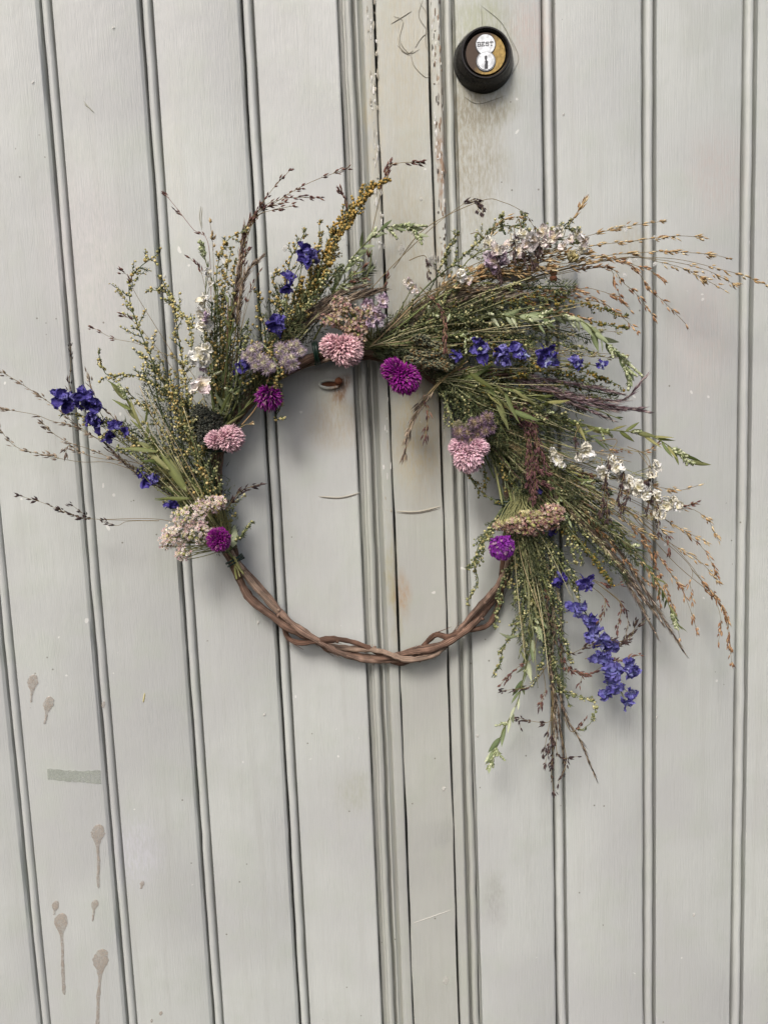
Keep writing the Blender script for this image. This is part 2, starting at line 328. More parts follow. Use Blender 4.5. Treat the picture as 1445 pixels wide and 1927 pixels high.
# --- lock
def lathe(mb, c, prof, seg=64, col=(.5, .5, .5)):
    a = np.linspace(0, 2 * np.pi, seg, endpoint=False); pr = np.array(prof) * .001; n = len(pr)
    V = np.zeros((n, seg, 3)); V[:, :, 0] = c[0] + pr[:, 0:1] * np.cos(a); V[:, :, 2] = c[2] + pr[:, 0:1] * np.sin(a); V[:, :, 1] = c[1] - pr[:, 1:2]
    i = np.arange(n - 1)[:, None] * seg; j = np.arange(seg)[None]; j2 = (j + 1) % seg
    q0, q1, q2, q3 = (i + j).ravel(), (i + j2).ravel(), (i + seg + j2).ravel(), (i + seg + j).ravel()
    mb.add(V.reshape(-1, 3), np.vstack([np.stack([q0, q1, q2], 1), np.stack([q0, q2, q3], 1)]), col)
def slab(outline, y0, y1, cx, cz):            # outline in mm, extruded along Y, front at y1
    o = np.array(outline) * .001; n = len(o); mb = MB()
    V = np.vstack([np.stack([cx + o[:, 0], np.full(n, y, float), cz + o[:, 1]], 1) for y in (y0, y1)] + [np.array([[cx + o[:, 0].mean(), y1, cz + o[:, 1].mean()]])])
    f = [(n + i, n + (i + 1) % n, 2 * n) for i in range(n)]
    for i in range(n): f += [(i, (i + 1) % n, n + (i + 1) % n), (i, n + (i + 1) % n, n + i)]
    mb.add(V, f, (.5, .5, .5)); return mb
lc = P(909, 117)
mb = MB(); lathe(mb, lc, [(26.2, -.5), (26.9, .6), (26.6, 2), (25.2, 8), (23.2, 13.2), (22.4, 14.4), (22.3, 15.4), (22.0, 16.6), (21.2, 17.4), (20.2, 17.4), (19.3, 16.6), (18.6, 14.6), (17.9, 13.2), (0.01, 13.0)])
lock = link('door_lock', mb.mesh('door_lock', off=right.location, sharp=40), M_BLACK, right); lock['label'] = 'round black door lock with brass face and steel core'
def sub(name, mb, mat, par, **k):
    return link(name, mb.mesh(name, off=right.location, **k), mat, par)
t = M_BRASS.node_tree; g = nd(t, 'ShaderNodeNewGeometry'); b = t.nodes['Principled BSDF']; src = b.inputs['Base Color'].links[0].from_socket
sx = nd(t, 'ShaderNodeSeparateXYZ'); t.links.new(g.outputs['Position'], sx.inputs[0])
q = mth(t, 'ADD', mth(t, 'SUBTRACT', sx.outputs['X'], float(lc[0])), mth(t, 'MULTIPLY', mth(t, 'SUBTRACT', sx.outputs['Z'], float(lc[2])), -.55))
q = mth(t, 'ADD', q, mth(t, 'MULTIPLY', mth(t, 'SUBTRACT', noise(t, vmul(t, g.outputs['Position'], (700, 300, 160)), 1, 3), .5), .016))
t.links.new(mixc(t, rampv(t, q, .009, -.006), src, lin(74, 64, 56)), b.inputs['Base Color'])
mb = MB(); lathe(mb, lc, [(17.6, 13.1), (17.6, 15.0), (17.2, 15.4), (.01, 15.4)]); sub('brass_face', mb, M_BRASS, lock, sharp=30)
def eight(r1, r2, c1, c2, n=40):
    a = np.linspace(0, 2 * np.pi, n * 4); k = []
    for q in a:                               # polar union of two circles around the waist
        dv = np.array([math.cos(q), math.sin(q)]); best = 0
        for r, c in ((r1, c1), (r2, c2)):
            bq = dv[1] * c; di = bq * bq - c * c + r * r
            if di >= 0: best = max(best, bq + math.sqrt(di))
        k.append(dv * best)
    return k[:-1]
LY = lc[1]
sub('core_rim', slab(eight(8.9, 8.7, 7.2, -6.6), LY - .0150, LY - .0158, lc[0], lc[2]), M_ENGR, lock, smooth=False)
sub('lock_core', slab(eight(8.2, 8.0, 7.2, -6.6), LY - .0150, LY - .0163, lc[0], lc[2]), M_STEEL, lock, smooth=False)
circ = lambda r, cy, n=48: [(r * math.cos(q), cy + r * math.sin(q)) for q in np.linspace(0, 2 * np.pi, n, endpoint=False)]
sub('plug_ring', slab(circ(7.7, -6.6), LY - .0160, LY - .01645, lc[0], lc[2]), M_ENGR, lock, smooth=False)
sub('key_plug', slab(circ(7.35, -6.6), LY - .0160, LY - .0167, lc[0], lc[2]), M_STEEL, lock, smooth=False)
sub('keyhole', slab([(-1.0, -2.8), (-1.3, -4.6), (-.6, -6.2), (-1.1, -7.4), (-.4, -8.6), (-1.3, -9.4), (-1.3, -13.2), (1.6, -13.2), (1.5, -9.6), (1.8, -7.2), (.6, -6.2), (1.0, -4.4), (1.0, -2.8), (.2, -2.2)], LY - .0160, LY - .0169, lc[0], lc[2]), M_ENGR, lock, smooth=False)
mbt = MB()
def stroke(x0, y0, x1, y1, w=.42):
    p = np.array([x0, y0]); q = np.array([x1, y1]); d = (q - p) / np.linalg.norm(q - p); nn = np.array([-d[1], d[0]]) * w / 2; p = p - d * w / 2; q = q + d * w / 2
    o = [p - nn, q - nn, q + nn, p + nn]; s_ = slab(o, LY - .0160, LY - .0166, lc[0], lc[2]); mbt.add(s_.v[0], s_.f[0], (.5, .5, .5))
def glyph(ch, ox):
    S = {'B': [(0, 0, 0, 3), (-.35, 0, 1.9, 0), (-.35, 3, 1.8, 3), (0, 1.55, 1.9, 1.55), (1.9, 0, 2.5, .5), (2.5, .5, 2.5, 1.1), (2.5, 1.1, 1.9, 1.55), (1.8, 3, 2.35, 2.6), (2.35, 2.6, 2.35, 2.0), (2.35, 2.0, 1.9, 1.55)],
         'E': [(0, 0, 0, 3), (-.35, 0, 2.5, 0), (-.35, 3, 2.4, 3), (0, 1.55, 1.5, 1.55), (2.5, 0, 2.5, .7), (2.4, 3, 2.4, 2.4), (1.5, 1.2, 1.5, 1.9)],
         'S': [(0, .9, 0, 0), (0, .15, .5, 0), (.5, 0, 1.9, 0), (1.9, 0, 2.4, .5), (2.4, .5, 2.4, 1.1), (2.4, 1.1, 1.9, 1.5), (1.9, 1.5, .5, 1.6), (.5, 1.6, 0, 2.0), (0, 2.0, 0, 2.5), (0, 2.5, .5, 3), (.5, 3, 1.8, 3), (1.8, 3, 2.3, 2.8), (2.3, 3, 2.3, 2.2)],
         'T': [(1.3, 0, 1.3, 3), (0, 3, 2.6, 3), (0, 3, 0, 2.3), (2.6, 3, 2.6, 2.3), (.8, 0, 1.8, 0)]}[ch]
    for a in S: stroke(ox + a[0], 6.0 + a[1] + .0, ox + a[2], 6.0 + a[3])
for ch, ox in zip('BEST', (-6.9, -3.35, .25, 3.75)): glyph(ch, ox)
sub('lettering', mbt, M_ENGR, lock, smooth=False)

# --- old hasp half hidden behind the flowers, keeper slot, nail
def rbox(name, px0, py0, px1, py1, h, mat, par, bev=.002, y0=-.0004):
    a, c = P(px0, py0), P(px1, py1); x0, x1, z0, z1 = a[0], c[0], c[2], a[2]; mb = MB()
    n = 5; prof = [(0, 0)] + [(bev * (1 - math.cos(q)), h - bev + bev * math.sin(q)) for q in np.linspace(0, math.pi / 2, n)]
    rings = []
    for ins, hh in prof:
        r = max(.001, bev * 1.5)
        pts = []
        for (cx, cz, a0) in ((x1 - r, z1 - r, 0), (x0 + r, z1 - r, 90), (x0 + r, z0 + r, 180), (x1 - r, z0 + r, 270)):
            for q in np.radians(np.linspace(a0, a0 + 90, 4)): pts.append((cx + (r - ins) * math.cos(q), -y0 * -1 - hh, cz + (r - ins) * math.sin(q)))
        rings.append(pts)
    G = np.array(rings); k, m_ = G.shape[:2]
    i = np.arange(k - 1)[:, None] * m_; j = np.arange(m_)[None]; j2 = (j + 1) % m_
    q0, q1, q2, q3 = (i + j).ravel(), (i + j2).ravel(), (i + m_ + j2).ravel(), (i + m_ + j).ravel()
    Fc = np.vstack([np.stack([q0, q1, q2], 1), np.stack([q0, q2, q3], 1)] + [np.array([[(k - 1) * m_, (k - 1) * m_ + a_, (k - 1) * m_ + a_ + 1]]) for a_ in range(1, m_ - 1)])
    mb.add(G.reshape(-1, 3), Fc, (.5, .5, .5)); return link(name, mb.mesh(name, off=par.location, sharp=40), mat, par)
hasp = rbox('hasp_plate', 905, 484, 1058, 566, .006, M_RIGHT, right); hasp['label'] = 'painted metal hasp half hidden by the flowers'
def subrod(name, par, a, b, r, mat, dom=right, sides=14):
    mb = MB(); mb.tube(np.linspace(a, b, 6), [r * .8, r, r, r, r, r * .8], (.5, .5, .5), sides); return link(name, mb.mesh(name, off=dom.location, sharp=50), mat, par)
subrod('hinge_knuckle', hasp, P(1070, 488, .007), P(1072, 575, .007), .0070, M_RIGHT)
def slabpx(name, pts, y0, y1, mat, par, dom):
    q = np.array([P(*p) for p in pts]); c = q.mean(0); s_ = slab([((a[0] - c[0]) * 1000, (a[2] - c[2]) * 1000) for a in q][::-1], -y0, -y1, c[0], c[2])
    return link(name, s_.mesh(name, off=dom.location, smooth=False), mat, par)
slabpx('torn_slot', [(896, 522), (905, 512), (918, 513), (926, 524), (945, 524), (968, 512), (980, 514), (988, 511), (1000, 522), (1012, 531), (960, 533)], .006, .0068, M_IRON, hasp, right)
for (sx, sy) in ((1040, 513), (1040, 525), (1078, 548)):
    mb = MB(); lathe(mb, P(sx, sy, .005), [(3.6, 0), (3.6, 1.6), (2.6, 2.6), (.01, 2.9)], 18); link('rusty_screw', mb.mesh('rusty_screw', off=right.location), M_RUST, hasp)
mb = MB(); a = np.linspace(0, 2 * np.pi, 25); cc = [P(620 + 19 * math.cos(q), 723 + 7.5 * math.sin(q), .002) for q in a[:-1]]; mb.tube(np.array(cc + [cc[0]]), .0016, (.5, .5, .5), 8, caps=False)
keeper = link('keeper_slot', mb.mesh('keeper_slot', off=left.location), M_LEFT, left); keeper['label'] = 'painted-over oval keeper slot with a rusty nail'
slabpx('slot_hole', [(620 + 15 * math.cos(q), 723 + 4.5 * math.sin(q)) for q in np.linspace(0, 6.28, 20, endpoint=False)], -.001, .0012, M_RUST, keeper, left)
mb = MB(); lathe(mb, P(638, 718, -.001), [(2.2, 0), (2.2, 5), (3.6, 5.2), (3.4, 6.3), (.01, 6.8)], 16); link('nail', mb.mesh('nail', off=left.location), M_RUST, keeper)
slabpx('latch_recess', [(690, 545), (703, 543), (703, 559), (690, 560)], .0035, .0045, M_GAP, left, left)

# --- flaking paint on the worn mouldings
def flakes(name, par, px0, px1, y0, y1, n, cols, dd):
    mb = MB(); strip = min((o for o in par.children if o.name.startswith('moulding_strip')), key=lambda o: o.name)
    for _ in range(n):
        py = y0 + (y1 - y0) * U() ** 1.3; f = (py - 30) / 1660; a_, b_ = px0[0] + (px0[1] - px0[0]) * f, px1[0] + (px1[1] - px1[0]) * f; px = a_ + (b_ - a_) * U()
        k = 7; an = np.linspace(0, 2 * np.pi, k, endpoint=False); rw, rh = U(.8, 2.4), U(2, 11); q = [P(px + rw * math.cos(t_) * U(.5, 1.1), py + rh * math.sin(t_) * U(.5, 1.1), dd + U(.0001, .0003)) for t_ in an]
        c = lin(*cols[rng.integers(len(cols))]) * U(.85, 1.1); mb.add(np.vstack([q, [P(px, py, dd + U(.0003, .0008))]]), [(i, (i + 1) % k, k) for i in range(k)], c)
    o = link(name, mb.mesh(name, off=par.location, smooth=False), M_FILM, strip, 'stuff'); return o
FLC = [(214, 212, 206), (200, 198, 188), (150, 128, 106), (120, 104, 88), (84, 78, 70), (222, 221, 217), (172, 166, 150)]
flakes('flaking_paint', right, (810, 861), (829, 875), 0, 560, 110, FLC, .0015); flakes('flaking_paint', left, (691, 750), (707, 765), 0, 1000, 80, FLC[:2] + FLC[5:], .0020)
# --- dried splashes, chips, scars and drops on the paint
def film(name, px, py, r, tail, c, par, h=.0004):
    """rounded splash with an optional run down to tail; a very thin dried film"""
    mb = MB(); n = 22; a = np.linspace(0, 2 * np.pi, n, endpoint=False); ph = U(0, 6, 3)
    rr = r * (1 + .10 * np.sin(2 * a + ph[0]) + .07 * np.sin(5 * a + ph[1]))
    pts = [P(px + .82 * rr[i] * math.cos(a[i]) + .18 * rr[i] * -math.sin(a[i]), py + 1.15 * rr[i] * math.sin(a[i]), .0004) for i in range(n)]
    ctr = P(px, py, .0004 + h)
    mb.add(np.vstack([pts, [ctr]]), [(i, (i + 1) % n, n) for i in range(n)][::1], np.vstack([np.tile(c * 1.02, (n, 1)), [c * .97]]))
    if tail:
        mb = MB(); H = tail[1] - py; y_ = np.r_[np.linspace(-1.15 * r, .7 * r, 12), np.linspace(.7 * r, H, 24)[1:]]; k = len(y_)
        hw = np.where(y_ < .2 * r, np.sqrt(np.clip(1 - ((y_ - .2 * r) / (1.37 * r)) ** 2, 0, 1)) * .86 * r, .86 * r * np.exp(-np.clip(y_ - .2 * r, 0, None) ** 1.35 / (1.15 * r) ** 1.35))
        tw = max(2.0, .2 * r) * (1 + .22 * np.convolve(rng.normal(size=k), np.ones(3) / 3, 'same')); hw = np.where(y_ > 0, np.maximum(hw, tw), hw); hw[0] = .3; hw[-1] = 1.0
        lean = np.convolve(np.cumsum(rng.normal(size=k)) * .3, np.ones(4) / 4, 'same'); xs = px + (tail[0] - px) * np.clip(y_ / H, 0, 1) + np.where(y_ > r, lean - lean[12], 0) + .18 * np.clip(-y_, 0, None); e1, e2 = hw * (1 + .07 * rng.normal(size=k)), hw * (1 + .07 * rng.normal(size=k))
        G = np.array([[P(xs[i] - e1[i], py + y_[i], .0004), P(xs[i] - e1[i] * .5, py + y_[i], .0004 + h * .8), P(xs[i], py + y_[i], .0004 + h), P(xs[i] + e2[i] * .5, py + y_[i], .0004 + h * .8), P(xs[i] + e2[i], py + y_[i], .0004)] for i in range(k)])
        sh = np.interp(y_, [-1.2 * r, 0, r, H], [1.12, 1.03, .95, .9])[:, None] * np.array([.94, 1, 1, 1, .94])[None]; mb.grid(G, c * sh[..., None])
    return link(name, mb.mesh(name, off=par.location), M_SPLASH, par)
BE = lin(170, 159, 146)
for (px, py, r, tl) in [(62, 1283, 12, (58, 1322)), (92, 1324, 12, (84, 1363)), (184, 1568, 15, (186, 1672)), (105, 1704, 8, (104, 1722)), (115, 1735, 15, (122, 1872)),
                        (179, 1702, 8, (174, 1734)), (190, 1806, 18, (183, 1960)), (268, 1663, 5, (267, 1673)), (303, 1907, 4, None), (286, 1921, 3, None), (703, 1248, 4, None), (195, 1326, 5, None)]:
    film('drip_stain', px, py, r, tl, BE, left)
for (px, py, r) in [(1178, 430, 6), (1231, 447, 4), (1231, 497, 4), (1184, 493, 6), (1175, 519, 5), (1195, 488, 4), (1188, 1330, 3)]:
    film('paint_chip', px, py, r, None, lin(226, 226, 222), right, .0002)
G = np.array([[P(90 + 100 * s + U(-1, 1), 1446 + 14 * s + U(-1, 1) - 11 * s * s, .0004), P(90 + 100 * s + U(-1, 1), 1467 + 9 * s + U(-1, 1), .0004)] for s in np.linspace(0, 1, 18)])
G = np.array([[g[0] * (1 - q) + g[1] * q for q in (0, .3, .7, 1)] for g in G]); mb = MB(); mb.grid(G, np.array([lin(165, 171, 160) * U(.92, 1.06) for _ in range(G.shape[0] * G.shape[1])]).reshape(G.shape)); link('tape_mark', mb.mesh('tape_mark', off=left.location), M_SPLASH, left)
def scar(name, pts, r, c, par, mat=M_FILM):
    p = catmull([P(a[0], a[1], .0002) for a in pts], 24); mb = MB(); mb.tube(p, np.interp(np.linspace(0, 1, 24), [0, .2, .8, 1], [r * .3, r, r, r * .3]), c, 5); return link(name, mb.mesh(name, off=par.location), mat, par)
dk, gy, ol = lin(120, 114, 104), lin(196, 192, 182), lin(150, 150, 128)
scar('scar_line', [(600, 934), (640, 936), (678, 927)], .0008, lin(172, 168, 156), left); scar('scar_line', [(602, 936), (640, 938), (676, 930)], .0005, dk, left)
scar('scar_line', [(745, 962), (785, 963), (830, 953)], .0008, lin(178, 172, 156), right); scar('scar_line', [(745, 965), (785, 966), (828, 957)], .0005, dk, right)
scar('scar_line', [(776, 1738), (810, 1726), (850, 1712)], .0004, lin(190, 188, 180), right)
for pts in ([(740, 30), (758, 40), (752, 75), (770, 100), (790, 92)], [(790, 5), (803, 30), (800, 80), (808, 95)], [(795, 0), (788, 30), (806, 60)], [(772, 100), (780, 125), (800, 145), (808, 143)], [(748, 85), (765, 100), (778, 95)], [(735, 45), (760, 30), (775, 20)], [(748, 70), (756, 95), (772, 104)], [(806, 60), (792, 72), (781, 90)]):
    scar('scratch', pts, .00028, lin(156, 151, 136), right)
for pts in ([(905, 12), (907, 50)], [(905, 10), (945, 45), (968, 95)], [(870, 180), (900, 195), (950, 180)], [(957, 150), (975, 110), (960, 70)]): scar('scratch', pts, .0002, lin(150, 148, 132), right)
for pts in ([(158, 190), (166, 200), (178, 212)], [(378, 388), (376, 410), (380, 432)], [(381, 390), (379, 412), (381, 428)], [(160, 196), (170, 204)]): scar('scratch', pts, .0004 if pts[0][1] < 1000 else .00025, lin(168, 167, 152) if pts[0][1] < 1000 else lin(186, 184, 177), left)
for (px, py, r, par) in [(498, 1345, 3, left), (486, 1172, 3, left), (835, 1485, 4, right), (898, 1385, 3, right), (792, 375, 3, right), (63, 155, 3, left), (214, 52, 3, left), (1060, 215, 2.5, right), (1305, 1722, 3, right), (1235, 1350, 2.5, right), (310, 520, 3, left), (536, 468, 5, left), (755, 470, 8, right), (839, 1845, 7, right)]:
    film('paint_drop', px, py, r, None, lin(206, 204, 196), par, .0009)
scar('scar_line', [(273, 1304), (270, 1322)], .0007, lin(205, 195, 140), left)
#WREATH
# ------------------------------------------------------------------ the wreath
WB = P(685, 950, 0.0)
wreath = thing('flower_wreath', tuple(WB), 'round wreath of twisted brown vine with dried grasses and flowers hanging on the doors', 'wreath')
OFF = WB
def wlink(name, mb, mat, par=None, **k):
    return link(name, mb.mesh(name, off=OFF, **k), mat, par or wreath)
def icos():
    f = (1 + 5 ** .5) / 2
    v = unit(np.array([(-1, f, 0), (1, f, 0), (-1, -f, 0), (1, -f, 0), (0, -1, f), (0, 1, f), (0, -1, -f), (0, 1, -f), (f, 0, -1), (f, 0, 1), (-f, 0, -1), (-f, 0, 1)], float))
    t = np.array([(0, 11, 5), (0, 5, 1), (0, 1, 7), (0, 7, 10), (0, 10, 11), (1, 5, 9), (5, 11, 4), (11, 10, 2), (10, 7, 6), (7, 1, 8), (3, 9, 4), (3, 4, 2), (3, 2, 6), (3, 6, 8), (3, 8, 9), (4, 9, 5), (2, 4, 11), (6, 2, 10), (8, 6, 7), (9, 8, 1)])
    return v, t
BALL = icos()
def bip(prof, sides=4):                        # spindle along +Z with given (z, r) rings
    v = [(0, 0, 0)]; f = []; n = len(prof)
    for z, r in prof:
        v += [(r * math.cos(2 * math.pi * k / sides), r * math.sin(2 * math.pi * k / sides), z) for k in range(sides)]
    v.append((0, 0, 1)); e = len(v) - 1
    for k in range(sides):
        k2 = (k + 1) % sides; f.append((0, 1 + k2, 1 + k)); f.append((e, 1 + (n - 1) * sides + k, 1 + (n - 1) * sides + k2))
        for q in range(n - 1):
            a, b_ = 1 + q * sides, 1 + (q + 1) * sides; f += [(a + k, a + k2, b_ + k2), (a + k, b_ + k2, b_ + k)]
    return np.array(v, float), np.array(f)
SEED = bip([(.35, 1.0)]); SEED2 = bip([(.18, .75), (.45, 1.0), (.75, .45)], 5); HAIR = bip([(.3, 1.0)], 3); BRACT = bip([(.25, .8), (.6, 1.0)], 4)
_sv = [(0, 0, .25)] + [(math.cos(a) * (1 if k % 2 == 0 else .45), math.sin(a) * (1 if k % 2 == 0 else .45), .9 if k % 2 == 0 else .45) for k, a in enumerate(np.linspace(0, 2 * np.pi, 10, endpoint=False))]
STAR = (np.array(_sv), np.array([(0, 1 + k, 1 + (k + 1) % 10) for k in range(10)]))
def pal(cols, n):
    a = np.array([lin(*c) for c in cols]); return a[rng.integers(0, len(a), n)] * U(.78, 1.18, (n, 1))
FWD = np.array([0, -1., 0])
def flat(v, k=.55):                            # keep side growth mostly parallel to the door
    v = v.copy(); v[..., 1] *= k; return unit(v)

GOLD = [(168, 142, 80), (186, 160, 100), (146, 126, 70), (150, 140, 88), (198, 178, 124), (116, 112, 66)]
PALEG = [(210, 196, 144), (192, 180, 124), (178, 172, 112), (160, 156, 100), (190, 168, 108)]
GREENB = [(148, 150, 104), (122, 128, 84), (176, 172, 122), (98, 104, 68), (194, 188, 140), (130, 122, 78)]
GOLDEN = [(176, 142, 70), (192, 160, 90), (156, 126, 60), (170, 146, 82)]
DARKB = [(98, 96, 44), (122, 104, 44), (84, 84, 42), (140, 116, 50)]
SG = [(70, 82, 54), (86, 98, 64), (58, 70, 48), (104, 112, 78), (122, 130, 98)]
def wormwood(pts, L=34, tone=GOLD, t0=.3, ball=2.5, step=8, d0=3., d1=4.6, droop=0., leafy=1., gap=4.6, label=None):
    p = path(pts, 48, d0, d1); p += np.cumsum(rng.normal(size=p.shape) * .00012, 0); ln = seglen(p) / PX; mb = MB()
    sc = lin(*SG[rng.integers(len(SG))])
    mb.tube(p, np.linspace(1.9, .7, 48) * PX, sc, 5)
    B, D = [], []; LP, LD = [], []
    nl = max(3, int(ln * (1 - t0) / (step * 1.45)))
    for k in range(nl):
        t = t0 + (1 - t0) * (k + U(0, .8)) / nl
        q, tg = at(p, t); sd = flat(perp(tg[None]))[0]
        l = L * 1.4 * PX * (1 - .72 * (t - t0) / (1 - t0)) * U(.35, 1.15); a = U(.55, 1.25)
        dr = unit(tg * (1.1 - .5 * a) + sd * a); n = max(3, int(l / (gap * PX)))
        ts = np.linspace(0, 1, 9)[:, None]
        bend = tg * .35 + np.array([0, 0, -droop])
        br = q + dr * l * ts + bend * l * ts ** 2 * .6 + rng.normal(size=3) * l * .08 * ts ** 2
        mb.tube(br, np.linspace(.8, .4, 9) * PX, sc, 3, caps=False)
        tt = np.linspace(.16, 1, n) ** .85 + U(-.05, .05, n); bp_, bt = at(br, tt); of = perp(bt)
        B.append(bp_ + of * (U(1.2, 3.6, (n, 1)) * PX)); D.append(np.full(n, t))
        m_ = int(n * leafy * 4)
        if m_:
            bp2, bt2 = at(br, U(0, .8, m_)); LP.append(bp2); LD.append(unit(bt2 + perp(bt2) * .9))
    n = int(ln * .18)
    if n:
        q, tg = at(p, U(t0, 1, n)); B.append(q + perp(tg) * U(1.5, 4, (n, 1)) * PX); D.append(np.ones(n))
    B = np.vstack(B); k = len(B)
    if LP:
        LP = np.vstack(LP); mb.inst(HAIR, LP, np.vstack(LD), U(3, 9, len(LP)) * PX, U(.45, .9, len(LP)) * PX, pal(SG, len(LP)))
    o = wlink('wormwood_sprig', mb, M_STEM)
    mb = MB(); z = unit(rng.normal(size=(k, 3))); r = ball * .98 * PX * U(.45, 1.25, k)
    mb.inst(BALL, B, z, r * U(.85, 1.3, k), r, pal(tone, k)); bo = wlink('buds', mb, M_BERRY, o, ) ; bo['kind'] = 'stuff'
    if label: o['label'] = label
    return o

TAN = [(202, 172, 124), (182, 146, 98), (216, 192, 146), (160, 122, 82), (228, 210, 170)]
COPPER = [(168, 126, 90), (144, 104, 76), (190, 150, 110), (122, 86, 66), (212, 180, 138)]
PURP = [(112, 74, 66), (92, 62, 62), (132, 92, 80), (78, 54, 56), (150, 112, 92)]
DARK = [(64, 50, 50), (78, 58, 56), (54, 44, 46), (96, 76, 70)]
BROWN = [(138, 120, 104), (112, 96, 86), (164, 146, 122), (88, 76, 70), (192, 174, 148)]
def panicle(pts, tone=TAN, t0=.45, sl=12, sw=1.9, step=7, nb=0, bl=40, d0=3.5, d1=5., sr=.55, stem=None, tight=.45):
    p = path(pts, 44, d0, d1); ln = seglen(p) / PX; mb = MB(); c = lin(*(stem or (134, 118, 84)))
    mb.tube(p, np.linspace(sr * 1.6, sr * .8, 44) * PX, c, 4)
    brs = [(p, t0)]
    for k in range(nb):
        t = U(max(.1, t0 - .2), .85); q, tg = at(p, t); sd = flat(perp(tg[None]))[0]; l = bl * PX * U(.6, 1.1)
        ts = np.linspace(0, 1, 12)[:, None]; b_ = q + unit(tg + sd * U(.3, .8)) * l * ts + tg * l * .3 * ts ** 2 + np.array([0, 0, -.15]) * l * ts ** 2
        mb.tube(b_, sr * .8 * PX, c, 3, caps=False); brs.append((b_, U(.2, .5)))
    S, D = [], []
    for b_, tt0 in brs:
        m_ = max(2, int(seglen(b_) / PX * (1 - tt0) / (step * 1.25))); tt = np.clip(np.r_[tt0 + (1 - tt0) * np.sort(U(0, 1, m_)), 1.0], 0, 1)
        tt = np.repeat(tt, rng.integers(1, 4, len(tt))); kk = len(tt); q, tg = at(b_, tt); sd = perp(tg)
        pd = unit(tg + sd * U(.2, 1.0, (kk, 1))); pl = U(1, 7, (kk, 1)) * PX * (tt < .999)[:, None]; e_ = q + pd * pl
        mb.inst(HAIR, q, pd, pl[:, 0] + 1e-5, .35 * PX, c)
        dv = unit(tg + sd * U(.05, tight * 1.3, (kk, 1)) + np.array([0, 0, -.12])); S.append(e_); D.append(dv)
    S = np.vstack(S); D = np.vstack(D); k = len(S)
    mb.inst(SEED2, S, D, sl * .95 * PX * U(.55, 1.2, k), sw * .8 * PX * U(.6, 1.2, k), pal(tone, k), pal(tone, k) * .85)
    return wlink('grass_panicle', mb, M_SEED)

PLUME = [(168, 148, 134), (140, 120, 112), (190, 172, 152), (120, 102, 96), (212, 198, 174), (156, 140, 116)]
PLUMEP = [(144, 120, 124), (118, 96, 102), (168, 148, 148), (100, 80, 86), (196, 178, 170)]
def plume(pts, tone=PLUME, t0=.4, hl=24, hw=.75, dens=2.0, ang=.25, d0=3., d1=4.2, spread=1.0, stem=(120, 112, 80)):
    p = path(pts, 44, d0, d1); ln = seglen(p) / PX; mb = MB(); mb.tube(p, np.linspace(1.4, .6, 44) * PX, lin(*stem), 4)
    ang = ang * 2.1; dens = dens * .62; k = int(ln * (1 - t0) * dens); t = t0 + (1 - t0) * U(0, 1, k); q, tg = at(p, t); sd = perp(tg)
    env = np.minimum(1, (1 - t) / (1 - t0) * 2.2 + .35)[:, None]
    dv = unit(tg + sd * U(.3, 1, (k, 1)) * ang * spread * env)
    g = pal(tone, k); mb.inst(HAIR, q + dv * U(0, 4, (k, 1)) * PX, dv, hl * .8 * PX * U(.4, 1.2, k) * (.5 + .5 * env[:, 0]), hw * .72 * PX * U(.6, 1.6, k), g * .9, g * 1.3)
    return wlink('grass_plume', mb, M_SEED)

def leaf_mesh(name, c, wid=.12, curl=.15, fold=.35):
    n = 9; ts = np.linspace(0, 1, n); wv = np.sin(np.pi * ts ** .8) ** .8 * wid * (1 - .15 * ts); wv[-1] = .004
    c = lin(*c); G = np.zeros((n, 3, 3)); col = np.zeros((n, 3, 3))
    bend = curl * ts ** 2; tw = U(-.6, .6) * ts
    for j, s_ in enumerate((-1, 0, 1)):
        G[:, j, 0] = s_ * wv * np.cos(tw); G[:, j, 1] = abs(s_) * wv * fold + s_ * wv * np.sin(tw) + bend; G[:, j, 2] = ts
        col[:, j] = c * (1.25 if s_ == 0 else U(.8, 1.05))
    mb = MB(); mb.grid(G, col); me = mb.mesh(name); me.materials.append(M_LEAF); return me
LEAFG = [leaf_mesh('leaf', c, w_, cu) for c, w_, cu in (((108, 116, 66), .09, .12), ((92, 104, 58), .075, -.15), ((124, 128, 84), .10, .22), ((84, 92, 54), .08, .3), ((134, 132, 82), .065, -.25))]
LEAFS = [leaf_mesh('leaf', c, w_, cu) for c, w_, cu in (((138, 148, 112), .11, .15), ((118, 130, 92), .10, -.2), ((160, 168, 136), .12, .3), ((98, 112, 76), .09, .2), ((178, 184, 152), .10, -.12))]
LEAFD = [leaf_mesh('leaf', c, w_, cu) for c, w_, cu in (((78, 90, 56), .09, .2), ((66, 78, 50), .08, -.2), ((96, 104, 62), .09, .3), ((112, 118, 74), .075, .1))]
def put(me, pos, z, ln, par, face=None, name='leaf', sc=1.):
    z = _n(z); y = -(FWD + rng.normal(size=3) * .45) if face is None else np.asarray(face, float); y = y - (y @ z) * z; y = _n(y); x_ = np.cross(y, z)
    o = bpy.data.objects.new(name, me); scn.collection.objects.link(o); o.parent = par
    R3 = np.stack([x_, y, z], 1) * ln; q = np.asarray(pos) - OFF
    o.matrix_local = Matrix(((R3[0, 0] * sc, R3[0, 1] * sc, R3[0, 2], q[0]), (R3[1, 0] * sc, R3[1, 1] * sc, R3[1, 2], q[1]), (R3[2, 0] * sc, R3[2, 1] * sc, R3[2, 2], q[2]), (0, 0, 0, 1)))
    return o
BUDS = [(196, 202, 164), (176, 186, 140), (212, 214, 182), (158, 168, 118)]
